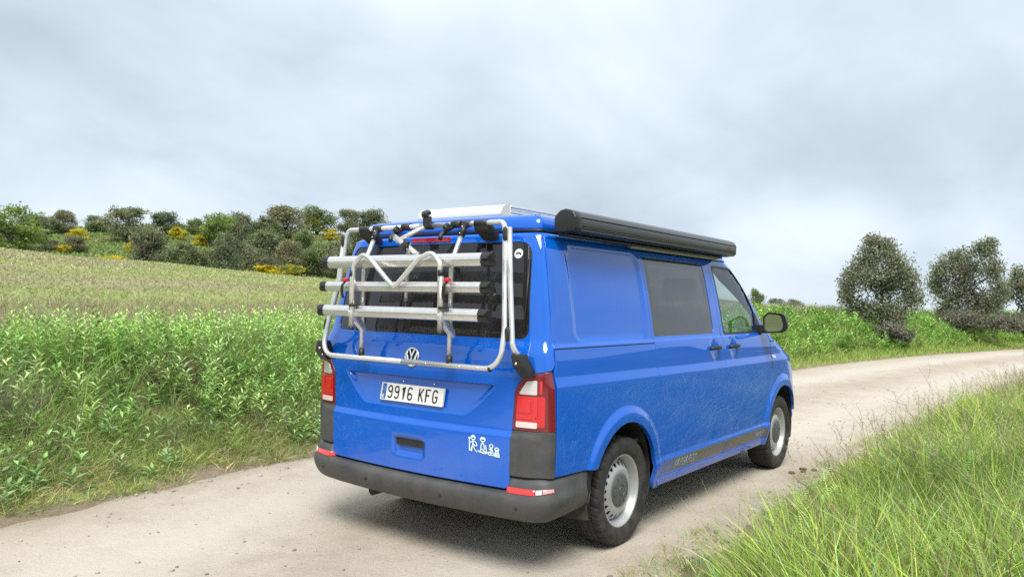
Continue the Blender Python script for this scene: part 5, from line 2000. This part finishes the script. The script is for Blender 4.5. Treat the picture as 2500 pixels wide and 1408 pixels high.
# ---- far bank along the bend, right of the van
parts = []
n = 90000
x = rng.uniform(7.5, 62, n); d = rng.uniform(-.1, 5.5, n)**1.0; y = _L(x)+d
k = in_view(x, y, 5); x, y, d = x[k], y[k], d[k]
rr = np.hypot(x-CAM[0], y-CAM[1])
gr = d < 1.3+.5*vnoise(x, y, .4, 95)
parts.append(scatter_grass(x[gr], y[gr], .16+.14*sst(0, 1.2, d[gr]), .006+.0006*rr[gr], [(.165, .235, .045), (.135, .215, .045), (.19, .22, .06), (.26, .22, .10)], [5, 4, 3, .6], .4, .5, 2))
up = ~gr
parts.append(scatter_grass(x[up], y[up], .34+.18*clump(x[up], y[up], .5, 97), .010+.0009*rr[up], [(.145, .235, .050), (.170, .260, .060), (.12, .19, .045), (.19, .235, .075), (.20, .165, .12)], [5, 5, 1.5, 2, .6], .45, .5, 2))
sel = (d > 3.6) & (x < 34)
parts.append(scatter_grass(x[sel], y[sel], np.full(sel.sum(), .62), .006+.0004*rr[sel], [(.21, .165, .125), (.26, .21, .15)], [1, 1], .25, .2, 2))
n = 1700
x = rng.uniform(8, 48, n); d = rng.uniform(.9, 4.6, n); y = _L(x)+d; k = in_view(x, y, 5)
parts.append(weeds(x[k], y[k], .28, .55, 14, .20, .075, [(.115, .215, .05), (.150, .25, .06), (.10, .18, .055)], [3, 3, 1]))
W = merge(parts)
far_bank = fast_mesh('far_bank_grass', W[0], W[1], M_GRASS, W[2])
tag(far_bank, 'lush green grass and weeds on the bank along the bend', 'grass', kind='stuff')

# ---- right verge, close to the camera
parts = []
def verge(n, x0, x1, d0, d1, pw=1.0):
    x = rng.uniform(x0, x1, n); d = d0+(d1-d0)*rng.uniform(0, 1, n)**pw; y = _Rr(x)-d
    k = in_view(x, y, 9) & (np.hypot(x-CAM[0], y-CAM[1]) > 1.7)
    return x[k], y[k], d[k]


RG = [(.180, .275, .048), (.105, .170, .038), (.235, .315, .060), (.140, .225, .105), (.29, .27, .13), (.15, .115, .085)]
x, y, d = verge(5600, -1.6, 8, -.12, 3.6)
k = rng.uniform(size=len(x)) < (.35+.65*clump(x, y, 1.6, 101))*(.15+.85*sst(-.2, .25, d+.16*vnoise(x, y, 1.7, 105))); x, y, d = x[k], y[k], d[k]
h = .15+.27*sst(.0, .65, d)+.22*clump(x, y, 1.0, 103)*sst(.1, .7, d)
parts.append(tufts(x, y, 20, h, .0088, RG, [5, 4, 4, 2.2, 1.1, .8], .08, .50, .50, 3, (1.1, 1.05, 1.0), (-.07, .03)))
x, y, d = verge(1500, -1.6, 8, .15, 3.6)
k = clump(x, y, 1.3, 111) > .42; x, y, d = x[k], y[k], d[k]
parts.append(tufts(x, y, 14, np.full(len(x), .52), .0075, [(.20, .30, .06), (.15, .25, .05), (.26, .25, .13), (.17, .135, .10)], [3, 3, 1.2, 1.2], .10, .40, .55, 4, (1.25, 1.1, 1.1), (-.06, .02)))
x, y, d = verge(3200, 7.5, 45, -.15, 7.0, .8)
rr = np.hypot(x-CAM[0], y-CAM[1])
parts.append(tufts(x, y, 14, .30+.26*sst(0, 1.0, d), .0052+.00045*rr.mean(), [(.17, .245, .06), (.145, .215, .055), (.25, .235, .12), (.22, .19, .12)], [4, 4, 1.6, 1.0], .18, .5, .5, 2))
def seed_heads(x, y, h0, h1, cols, pr):
    n = len(x); z = terrain(x, y); H = rng.uniform(h0, h1, n); D = updirs(n, .16, (-.05, .02))
    B = np.stack([x, y, z], 1)
    a = rng.uniform(0, 6.28, n); dv = np.stack([np.cos(a)*.15, np.sin(a)*.15, -.05*np.ones(n)], 1)
    c = pick_col(n, cols, pr, .2)
    stem = blades(B, D, H, np.full(n, .0042), dv, c*.9, None, 3)
    k = 14
    t = np.linspace(.74, 1.0, k)[None]+0*H[:, None]
    P = B[:, None]+D[:, None]*(H[:, None]*t)[..., None]+dv[:, None]*(H[:, None]*t*t)[..., None]
    an = rng.uniform(0, 6.28, (n, k))
    Dl = np.stack([np.cos(an)*.7, np.sin(an)*.7, .9+0*an], -1); Dl /= np.linalg.norm(Dl, axis=-1)[..., None]
    Sd = np.stack([-np.sin(an), np.cos(an), 0*an], -1)
    cc = np.repeat(c[:, None], k, 1)
    ear = leaves(P.reshape(-1, 3), Dl.reshape(-1, 3), Sd.reshape(-1, 3), rng.uniform(.018, .034, n*k), np.full(n*k, .0055), cc.reshape(-1, 3), .1)
    return merge([stem, ear])


x, y, d = verge(2600, -1.0, 12, .25, 3.8); k = clump(x, y, .9, 117)+.25*sst(2, 8, x) > .55; x, y = x[k], y[k]
parts.append(seed_heads(x, y, .40, .66, [(.19, .145, .115), (.23, .19, .12), (.20, .22, .09)], [3, 2, 2]))
# short stuff creeping into the road edge
x, y, d = verge(16000, -1.6, 8, -.38, .35)
k = rng.uniform(size=len(x)) < sst(.45, .85, clump(x, y, 3.1, 121)); x, y, d = x[k], y[k], d[k]
parts.append(scatter_grass(x, y, np.full(len(x), .11), .0045, [(.14, .20, .05), (.22, .20, .09), (.32, .25, .15)], [3, 2, 1], .7, .6, 3, None, (0, 0), .18, road_z))
W = merge(parts)
verge_grass = fast_mesh('verge_grass', W[0], W[1], M_GRASS, W[2])
tag(verge_grass, 'long lush green grass filling the right roadside in front', 'grass', kind='stuff')

# low vetch with paired leaflets in the near corner
x, y, d = verge(900, -1.2, 4.5, .15, 2.2)
k = clump(x, y, 1.3, 131) > .5; x, y = x[k], y[k]
n = len(x); kk = 16
az = rng.uniform(0, 6.28, n); L = rng.uniform(.10, .2, n)
B = np.stack([x, y, terrain(x, y)+rng.uniform(.06, .26, n)], 1)
Dm = unit(np.stack([np.cos(az), np.sin(az), rng.uniform(.1, .8, n)], 1))
S0 = unit(np.cross(Dm, np.tile([0, 0, 1.0], (n, 1))))
t = np.repeat(np.linspace(.15, 1, kk//2), 2)
sg = np.tile([1, -1], kk//2)
Pb = B[:, None]+Dm[:, None]*(L[:, None]*t)[..., None]
Dl = S0[:, None]*sg[None, :, None]+Dm[:, None]*.45
Dl = Dl/np.linalg.norm(Dl, axis=-1)[..., None]
Sl = np.repeat(Dm[:, None], kk, 1)
cc = np.repeat(pick_col(n, [(.17, .28, .07), (.14, .24, .06)], [1, 1])[:, None], kk, 1)
v1 = leaves(Pb.reshape(-1, 3), Dl.reshape(-1, 3), Sl.reshape(-1, 3), np.full(n*kk, .026), np.full(n*kk, .010), cc.reshape(-1, 3), .1)
v2 = blades(B, Dm, L, np.full(n, .003), np.zeros((n, 3)), cc[:, 0], None, 2)
W = merge([v1, v2])
vetch = fast_mesh('vetch', W[0], W[1], M_WEED, W[2])
tag(vetch, 'feathery light green vetch low in the near right verge', 'vetch', kind='stuff')

# ---- dry branching weed stems standing out of the right verge
def stalk_vf(seed, H):
    r2 = random.Random(seed); parts = []
    def br(p, d, L, r, lev):
        pts = [np.array(p, float)]; dd = np.array(d, float)
        k = 5
        for i in range(k):
            dd = dd+np.array([r2.gauss(0, .10), r2.gauss(0, .10), r2.gauss(0, .04)]); dd /= np.linalg.norm(dd)
            pts.append(pts[-1]+dd*L/k)
        parts.append(tube_mesh(pts, [r*(1-.6*i/k) for i in range(k+1)], 5))
        if lev < 2:
            for j in range(r2.randint(2, 4)):
                q = pts[r2.randint(1, k)]
                a = r2.uniform(0, 6.28); nd = dd*.6+np.array([math.cos(a), math.sin(a), r2.uniform(0, .5)])*.8
                br(q, nd/np.linalg.norm(nd), L*r2.uniform(.3, .55), r*.55, lev+1)
    br((0, 0, 0), (r2.gauss(-.3, .2), r2.gauss(.15, .2), 1), H, .0026, 0)
    return join_parts(parts)


stalk_spots = [(2.7, -1.75, .62), (3.1, -1.9, .70), (3.6, -1.8, .66), (4.2, -1.95, .74), (4.9, -1.9, .62), (5.6, -2.1, .70), (6.6, -2.2, .72), (7.8, -2.3, .75), (9.2, -2.5, .8),
               (2.0, -2.0, .55), (1.3, -2.1, .55), (2.3, -1.65, .5), (10.8, -2.7, .8), (12.5, -3.0, .8)]
stalk_spots.sort()
ORD = ['first', 'second', 'third', 'fourth', 'fifth', 'sixth', 'seventh', 'eighth', 'ninth', 'tenth', 'eleventh', 'twelfth', 'thirteenth', 'fourteenth']
for i, (sx, sy, sh) in enumerate(stalk_spots):
    V, F = stalk_vf(100+i, sh)
    o = mesh_from('dry_weed', V, F, M_STALK, None)
    o.location = (sx, sy, float(terrain(sx, sy))-.02)
    tag(o, 'dry branching weed stem in the right verge, %s counted from the camera along the road' % ORD[i], 'dry weed', 'dry weed stems in the right verge')

# ---- trees
def crown_cloud(seed, lobes, n, size, cols, dens=.55, up=0.0):
    """leaf quads spread through a set of ellipsoid lobes (cx,cy,cz,rx,ry,rz)"""
    g = np.random.default_rng(seed)
    lob = np.array(lobes, float)
    vol = (lob[:, 3]*lob[:, 4]*lob[:, 5])**.75
    idx = g.choice(len(lob), n, p=vol/vol.sum())
    d = g.normal(size=(n, 3)); d /= np.linalg.norm(d, axis=1)[:, None]
    rad = g.uniform(0, 1, n)**dens
    P = lob[idx, :3]+d*lob[idx, 3:]*rad[:, None]*(1+.10*g.normal(size=(n, 1)))
    # tufts: pull leaves towards random twig ends so that gaps open between them
    m = max(30, n//26)
    tw = P[g.choice(n, m)]
    near = g.integers(0, m, n)
    best = near.copy(); bd = np.full(n, 1e9)
    for _ in range(14):
        c = g.integers(0, m, n); dd = np.linalg.norm(P-tw[c], axis=1)
        k = dd < bd; best[k] = c[k]; bd[k] = dd[k]
    P = P+(tw[best]-P)*np.clip(.55, 0, 1)*np.minimum(1, (size*7/np.maximum(bd, 1e-3)))[:, None]
    D = g.normal(size=(n, 3)); D[:, 2] += up; D = unit(D)
    S = unit(np.cross(D, g.normal(size=(n, 3))))
    L = size*g.uniform(.7, 1.4, n); W = size*.62*g.uniform(.7, 1.4, n)
    lc = np.array(cols)[g.integers(0, len(cols), m)]*(1+.20*g.normal(size=(m, 1)))
    C = np.clip(lc[best]*(1+.14*g.normal(size=(n, 1))), .008, .9)
    return leaves(P, D, S, L, W, C, .15)


def limbs(seed, H, W, trunk_h, r0, n=6, lean=.25, sub=3):
    g = random.Random(seed); parts = []
    def wob(a, b, k, amp):
        pts = []
        for i in range(k+1):
            t = i/k
            p = np.array(a)*(1-t)+np.array(b)*t
            if 0 < i < k:
                p = p+np.array([g.gauss(0, amp), g.gauss(0, amp), g.gauss(0, amp*.5)])
            pts.append(p)
        return pts
    top = (g.gauss(0, .06)*H, g.gauss(0, .06)*H, trunk_h*H)
    parts.append(tube_mesh(wob((0, 0, -.3), top, 5, .02*H), [r0*(1.15-.4*i/5) for i in range(6)], 8))
    for k in range(n):
        a = 2*math.pi*k/n+g.uniform(-.4, .4)
        rr = W*.5*g.uniform(.30, .66)
        e = (rr*math.cos(a), rr*math.sin(a), H*g.uniform(.50, .80)-rr*.12)
        st = np.array(top)*g.uniform(.7, 1.0)
        pts = wob(st, e, 6, .03*H)
        parts.append(tube_mesh(pts, [r0*.55*(1-.8*i/6) for i in range(7)], 6))
        for j in range(sub):
            q = pts[g.randint(2, 5)]
            e2 = q+np.array([g.uniform(-.16, .16)*W, g.uniform(-.16, .16)*W, g.uniform(.04, .16)*H])
            parts.append(tube_mesh(wob(q, e2, 4, .02*H), [r0*.22*(1-.8*i/4) for i in range(5)], 5))
    return join_parts(parts)


def dome(seed, H, W, n, low=.28, squash=1.0):
    g = random.Random(seed); L = []
    for i in range(n):
        a = g.uniform(0, 6.28); t = g.uniform(0, 1)
        zz = low+(.84-low)*t
        rmax = W*.5*math.sqrt(max(.08, 1-((t-.25)/.85)**2))
        r = rmax*math.sqrt(g.uniform(.05, .62))
        s = g.uniform(.16, .27)*W
        L.append((r*math.cos(a), r*math.sin(a), zz*H, s, s, s*.82*squash))
    L.append((0, 0, .55*H, .30*W, .30*W, .28*H))
    for i in range(5):
        a = i*1.257+g.uniform(-.4, .4); r = W*g.uniform(.16, .30); s = g.uniform(.15, .22)*W
        L.append((r*math.cos(a), r*math.sin(a), g.uniform(.12, .24)*H, s, s, s*.8))
    L.append((g.gauss(0, .05)*W, g.gauss(0, .05)*W, .84*H, .17*W, .17*W, .15*H))
    return L


def to_mesh(name, vtc, mat):
    o = fast_mesh(name, vtc[0], vtc[1], mat, vtc[2])
    me = o.data
    bpy.data.objects.remove(o)
    return me


def vf_mesh(name, V, F, mat):
    me = bpy.data.meshes.new(name); me.from_pydata([tuple(map(float, v)) for v in V], [], [tuple(map(int, f)) for f in F]); me.update()
    me.polygons.foreach_set('use_smooth', np.ones(len(me.polygons), dtype=bool)); me.materials.append(mat)
    return me


OAK = [(.215, .24, .145), (.26, .28, .175), (.18, .20, .125), (.30, .295, .19)]
GRN = [(.22, .31, .075), (.26, .35, .095), (.18, .27, .065)]
GREY = [(.21, .235, .17), (.17, .195, .14)]
BROOM = [(.78, .60, .02), (.85, .68, .03), (.70, .55, .02), (.22, .26, .06)]
BROOMG = [(.22, .27, .07), (.27, .30, .08), (.72, .58, .04)]
protos = {'O': [], 'G': [], 'S': [], 'B': [], 'b': []}
OAKV = [(1, 1, 1), (.85, .95, .8), (1.1, 1.0, .95), (.9, 1.12, .8), (1.15, 1.15, 1.1), (.75, .85, .8), (1.0, 1.2, .75)]
for s in range(7):
    protos['O'].append((to_mesh('crown', crown_cloud(200+s, dome(200+s, 4, 4, 20-s, .18+.03*(s % 4)), 6400, .16, np.array(OAK)*np.array(OAKV[s])), M_OAK), vf_mesh('trunk', *limbs(210+s, 4, 4, .26, .17, 6), M_BARK)))
for s in range(2):
    protos['G'].append((to_mesh('crown', crown_cloud(230+s, dome(230+s, 4, 4, 15, .30), 4200, .16, GRN), M_OAK), vf_mesh('trunk', *limbs(236+s, 4, 4, .30, .15, 6), M_BARK)))
    protos['S'].append((to_mesh('crown', crown_cloud(240+s, dome(240+s, 4, 4, 14, .18), 3600, .15, GREY if s else OAK), M_OAK), vf_mesh('trunk', *limbs(246+s, 4, 4, .12, .08, 6), M_BARK)))
for s in range(3):
    protos['B'].append((to_mesh('crown', crown_cloud(250+s, dome(250+s, 4, 4, 12, .22), 2600, .20, BROOM, .6, .6), M_WEED), vf_mesh('trunk', *limbs(256+s, 4, 4, .10, .05, 7), M_BARK)))
for s in range(2):
    protos['b'].append((to_mesh('crown', crown_cloud(260+s, dome(260+s, 4, 4, 12, .20), 2600, .20, BROOMG, .6, .6), M_WEED), vf_mesh('trunk', *limbs(266+s, 4, 4, .10, .05, 7), M_BARK)))

TREES = [
    (20.3, 63.3, 3.42, 4.08, 'G', 'tall light green tree at the far left edge of the skyline'),
    (38.2, 104.7, 3.57, 4.16, 'O', 'dark oak on the skyline next to the leftmost green tree'),
    (46.0, 117.7, 2.70, 2.97, 'O', 'small oak on the left skyline, left one of a touching pair'),
    (48.3, 118.9, 3.22, 3.34, 'O', 'small rounded oak on the left skyline, right one of a touching pair'),
    (52.6, 118.0, 2.44, 3.42, 'O', 'smallest lone oak silhouetted on the skyline, thin trunk showing'),
    (50.9, 105.5, 4.65, 5.47, 'O', 'largest dark oak on the left skyline, above the front dark oak'),
    (58.9, 110.3, 3.39, 4.50, 'O', 'lacy open oak on the skyline right of the largest dark oak'),
    (63.3, 108.9, 2.63, 2.56, 'O', 'low oak peeking out left of the bright green hillside tree'),
    (59.6, 98.3, 4.71, 4.95, 'G', 'bright green rounded tree among the dark oaks on the hill'),
    (65.5, 100.4, 4.53, 3.85, 'O', 'skyline oak directly right of the bright green tree'),
    (68.6, 99.5, 4.44, 4.55, 'O', 'skyline oak second to the right of the bright green tree'),
    (74.9, 102.3, 5.19, 6.34, 'O', 'widest skyline oak in the middle of the wooded hill'),
    (84.1, 105.3, 4.49, 5.72, 'O', 'skyline oak directly behind the upper yellow broom'),
    (88.3, 101.7, 4.34, 4.19, 'O', 'narrow skyline oak above the bike rack, left of the last one'),
    (91.2, 99.1, 4.77, 4.94, 'O', 'last rounded skyline oak before the van roof'),
    (98.1, 92.2, 5.55, 2.64, 'O', 'tiny far oak showing above the blue roof beside the solar panel'),
    (40.0, 79.6, 4.36, 4.12, 'O', 'big dark oak standing in front on the slope, left of its lower twin'),
    (42.3, 77.2, 3.52, 3.42, 'O', 'lower dark oak in front on the slope by the field edge'),
    (38.6, 93.7, 1.89, 2.82, 'O', 'lone dark bush oak on the green slope at the left'),
    (22.4, 65.7, 1.41, 2.64, 'O', 'dark scrub oak below the leftmost green tree'),
    (35.7, 93.8, 1.50, 2.85, 'O', 'dark scrub oak second from left along the mound'),
    (35.0, 57.0, 3.34, 2.56, 'O', 'dark oak on the lower slope below the bright green tree'),
    (45.3, 76.6, 2.81, 2.40, 'O', 'small dark oak low on the slope right of the front pair'),
    (49.4, 75.1, 3.29, 3.79, 'O', 'broad dark oak behind the long yellow broom, left half'),
    (56.9, 80.8, 4.76, 4.39, 'O', 'tall dark oak in the middle of the lower wood'),
    (53.7, 73.2, 4.02, 3.21, 'O', 'dark oak directly above the long yellow broom'),
    (56.6, 72.2, 3.93, 3.46, 'O', 'dark oak low in the wood left of the bike rack'),
    (58.2, 69.6, 4.59, 3.25, 'O', 'dark oak low in the wood nearest the bike rack top'),
    (63.3, 71.7, 5.47, 4.38, 'O', 'large dark oak behind the bike rack frame'),
    (66.4, 86.2, 3.84, 3.25, 'O', 'upper dark oak just under the skyline yellow broom'),
    (51.4, 73.7, 2.29, 4.11, 'S', 'grey green rounded shrub just above the long yellow broom'),
    (66.6, 70.1, 6.16, 3.71, 'O', 'dark oak seen through the top of the bike rack'),
    (66.8, 67.0, 5.01, 3.65, 'O', 'dark oak half hidden by the left edge of the van'),
    (70.2, 63.4, 4.22, 4.19, 'O', 'dark oak hidden mostly behind the van tail'),
    (86.3, 28.3, 2.51, 1.64, 'O', 'far dark oak showing over the bank beside the windscreen pillar'),
    (87.9, 26.7, 1.58, 2.18, 'S', 'low dark far shrub on the horizon right of the mirror pillar'),
    (89.4, 25.2, 1.53, 2.91, 'S', 'wider low far shrub on the horizon left of the dense oak'),
    (84.0, 105.3, 2.27, 3.15, 'B', 'yellow broom high on the skyline in the wood'),
    (81.4, 98.4, 1.71, 2.32, 'B', 'yellow broom on the upper slope next to the bike rack'),
    (37.1, 81.1, 1.25, 2.29, 'B', 'bright yellow broom in the open slope, larger of a pair'),
    (35.3, 82.0, 0.56, 1.92, 'B', 'bright yellow broom in the open slope, smaller of a pair'),
    (44.5, 92.0, 1.28, 1.42, 'B', 'yellow broom beside the largest oak trunk'),
    (46.0, 109.0, 1.60, 1.92, 'B', 'yellow broom on the left skyline behind the lone bush oak'),
    (36.6, 92.3, 0.89, 1.42, 'B', 'yellow broom at the left foot of the slope'),
    (58.1, 105.0, 1.67, 1.93, 'B', 'yellow broom on the skyline between oak and green tree'),
    (58.0, 99.3, 1.48, 1.99, 'B', 'yellow broom below the bright green tree'),
    (63.9, 108.6, 1.55, 1.67, 'B', 'yellow broom left of the bright green tree top'),
    (49.4, 71.4, 1.50, 3.69, 'B', 'long bright yellow broom at the field edge, largest of all'),
    (46.8, 72.0, 0.84, 2.08, 'B', 'yellow broom at the left end of the longest broom'),
    (40.0, 54.7, 1.38, 2.14, 'b', 'olive green broom at the right end of the longest broom'),
    (41.9, 49.3, 1.15, 1.01, 'B', 'little yellow broom behind the rack rails'),
    (43.4, 47.9, 1.16, 1.45, 'b', 'greenish broom by the rack behind the rails'),
    (42.0, 76.2, 0.81, 1.16, 'b', 'small greenish broom between the two front oaks'),
    (61.1, 83.9, 1.63, 1.65, 'b', 'greenish broom tucked among the dark oaks mid slope'),
    (44.4, 72.4, 0.84, 1.15, 'b', 'smallest greenish broom at the field edge below the oaks'),
]
INFO = {'O': ('holm_oak', 'tree', 'oaks on the hillside'), 'G': ('green_tree', 'tree', 'bright green trees on the hillside'), 'S': ('shrub', 'shrub', 'grey shrubs behind the field'),
        'B': ('broom_bush', 'bush', 'yellow broom bushes on the hillside'), 'b': ('broom_bush', 'bush', 'greenish broom bushes by the field')}
cnt = {k: 0 for k in INFO}
for i, (tx, ty_, th_, tw_, k, lab) in enumerate(TREES):
    cr, tr = protos[k][cnt[k] % len(protos[k])]; cnt[k] += 1
    z = float(terrain(tx, ty_))
    o = empty(INFO[k][0], (tx, ty_, z-.05), rng.uniform(0, 6.28))
    th_ = max(th_, .5)
    if k in 'Bb':
        tw_ *= 1.2; th_ *= 1.1
    o.scale = (tw_/4*1.45, tw_/4*1.45, th_/4*1.12)
    tag(o, lab, INFO[k][1], INFO[k][2])
    for nm, me in (('crown', cr), ('trunk', tr)):
        c = bpy.data.objects.new(nm, me); col.objects.link(c); c.parent = o


# ---- the bushy trees and shrubs beyond the bend, close enough to show leaves and branches
def near_tree(name, lab, cat, loc, H, W, lobes, n, size, cols, seed, trunk_h, r0, nl=7, sub=5, sc=1.05):
    o = empty(name, (loc[0], loc[1], float(terrain(loc[0], loc[1]))-.05))
    o.scale = (sc, sc, sc)
    tag(o, lab, cat)
    vtc = crown_cloud(seed, lobes, n, size, cols, .62)
    fast_mesh('crown', vtc[0], vtc[1], M_OAK, vtc[2], o)
    V, F = limbs(seed+1, H, W, trunk_h, r0, nl, .25, sub)
    mesh_from('trunk', V, F, M_BARK, o)
    return o


OAKN = [(.245, .272, .182), (.30, .318, .215), (.195, .225, .150), (.345, .335, .23)]
near_tree('holm_oak', 'dense rounded dark oak on the bank just right of the van mirror', 'tree', (26.0, 2.9), 3.5, 2.9,
          [(0, 0, 2.75, .62, .62, .55), (.25, .55, 2.35, .62, .62, .6), (-.2, -.60, 2.35, .62, .62, .6), (.1, 1.0, 1.75, .5, .5, .6), (0, -.95, 1.75, .55, .6, .65), (-.3, .2, 1.9, .7, .7, .6), (.3, -.2, 1.6, .7, .8, .5),
           (0, .98, 1.15, .5, .55, .45), (.1, -1.10, 1.1, .5, .5, .5), (0, -.3, .85, .6, .8, .4), (.1, .4, .75, .5, .7, .4), (0, .25, 3.15, .42, .45, .42), (.1, -.35, 3.0, .4, .4, .35), (0, .5, .45, .45, .6, .35), (0, -.5, .4, .45, .6, .35)], 20000, .076, OAKN, 301, .30, .09)
near_tree('holm_oak', 'open branched oak with pale brown top, second along the bend', 'tree', (33.4, 1.0), 3.9, 3.1,
          [(0, -.60, 3.30, .6, .62, .55), (.1, .35, 2.95, .62, .7, .55), (0, .95, 2.45, .6, .6, .6), (-.1, -.95, 2.5, .62, .6, .65), (0, 0, 2.5, .7, .7, .5), (.2, 1.1, 1.75, .55, .5, .55), (0, -1.15, 1.65, .55, .55, .6), (0, .4, 1.45, .6, .7, .4), (0, -.4, 1.35, .6, .7, .4), (.1, -.95, 3.6, .3, .3, .35), (0, .1, 2.0, .6, .6, .4), (0, -.8, .95, .6, .7, .45), (0, .7, .95, .6, .7, .45), (0, 0, .7, .7, .9, .4)],
          18000, .084, OAKN, 311, .36, .10, 8, 6)
near_tree('holm_oak', 'small bushy oak cut by the right edge of the picture', 'tree', (38.6, -.5), 2.9, 2.4,
          [(0, 0, 2.0, .7, .7, .7), (0, -.5, 1.6, .6, .6, .6), (0, .6, 1.4, .6, .6, .6), (0, 0, 2.6, .35, .35, .35), (0, -.9, 1.0, .6, .6, .5), (0, .9, .9, .5, .5, .4)], 9000, .085, OAKN, 321, .2, .07)
near_tree('shrub', 'low dark grey shrub at the foot of the dense oak', 'shrub', (25.3, 2.35), 1.2, 1.6,
          [(0, 0, .55, .5, .6, .4), (0, -.45, .4, .4, .4, .3), (0, .45, .45, .4, .4, .35)], 4200, .07, [(.20, .20, .155), (.24, .225, .18)], 331, .1, .03)
near_tree('shrub', 'dark sprawling shrub under the open branched oak', 'shrub', (32.3, .75), 1.5, 2.9,
          [(0, 0, .75, .7, .9, .5), (0, -.9, .65, .6, .6, .45), (0, .9, .7, .6, .6, .45), (.2, -1.5, .6, .5, .5, .4)], 6500, .08, [(.21, .205, .165), (.26, .24, .195)], 341, .1, .03)
near_tree('shrub', 'dark shrub beneath the small oak at the right edge', 'shrub', (37.5, -.75), 1.4, 2.4,
          [(0, 0, .7, .7, .8, .5), (0, -.8, .6, .6, .6, .4), (0, .8, .6, .6, .6, .4)], 5000, .085, [(.21, .215, .155), (.25, .24, .18)], 351, .1, .03)

# ---- stones and clods on the road
def stone_vf(g, s):
    V = []
    for lat in (-.6, .0, .6):
        for k in range(6):
            a = k*math.pi/3+lat
            r = math.sqrt(1-lat*lat)*s*g.uniform(.75, 1.2)
            V.append((r*math.cos(a), r*math.sin(a), s*lat*.6*g.uniform(.8, 1.2)))
    V += [(0, 0, -s*.55), (0, 0, s*.55*g.uniform(.8, 1.1))]
    F = []
    for j in range(2):
        for k in range(6):
            F.append((j*6+k, j*6+(k+1) % 6, (j+1)*6+(k+1) % 6, (j+1)*6+k))
    for k in range(6):
        F.append((18, (k+1) % 6, k)); F.append((19, 12+k, 12+(k+1) % 6))
    return V, F


g = random.Random(5)
sv = []; st_ = []; scol = []; k0 = 0
tmpl = [stone_vf(g, 1.0) for _ in range(6)]
n = 3800
for i in range(n):
    if i < 1800:
        sx = g.uniform(-3.0, 12); lo, hi = float(_Rr(sx)), float(_L(sx)); sy = g.uniform(lo+.05, hi-.05); s = .0035+.012*g.random()**3.2
    else:
        sx = g.uniform(-1.5, 7); e = g.random()
        sy = float(_Rr(sx))+abs(g.gauss(0, .14)) if e < .75 else float(_L(sx))-abs(g.gauss(0, .2)); s = .005+.016*g.random()**2.5
    V, F = tmpl[i % 6]
    z = float(road_z(sx, sy))
    c = random.choice([(.36, .32, .265), (.44, .39, .33), (.25, .22, .185), (.50, .46, .40)])
    a = g.uniform(0, 6.28); ca, sa = math.cos(a), math.sin(a)
    for v in V:
        sv.append(((v[0]*ca-v[1]*sa)*s+sx, (v[0]*sa+v[1]*ca)*s+sy, v[2]*s+z+s*.2)); scol.append(c)
    for f in F:
        if len(f) == 3:
            st_.append((f[0]+k0, f[1]+k0, f[2]+k0))
        else:
            st_.append((f[0]+k0, f[1]+k0, f[2]+k0)); st_.append((f[0]+k0, f[2]+k0, f[3]+k0))
    k0 += len(V)
M_STONE = leaf_material('stones', 0.0, .9)
gravel = fast_mesh('gravel', np.array(sv), np.array(st_), M_STONE, np.array(scol))
tag(gravel, 'small stones and grit scattered over the dirt road', 'gravel', kind='stuff')

M_CLOD = material('brown_clod', (.13, .095, .065), .95, bump=(60.0, .6, .01))
for i, (cx_, cy_, s) in enumerate([(2.86, -1.09, .034), (2.98, -1.16, .028), (3.09, -1.13, .036), (3.12, -1.22, .030)]):
    V, F = tmpl[i]
    o = mesh_from('dirt_clod', [np.array(v)*s*np.array([1.2, 1, .8]) for v in V], F, M_CLOD, None, True)
    o.location = (cx_, cy_, float(road_z(cx_, cy_))+s*.2)
    tag(o, 'brown dirt clod on the road by the front wheel, %s of four from the left' % ORD[i], 'clod', 'dirt clods beside the front wheel')
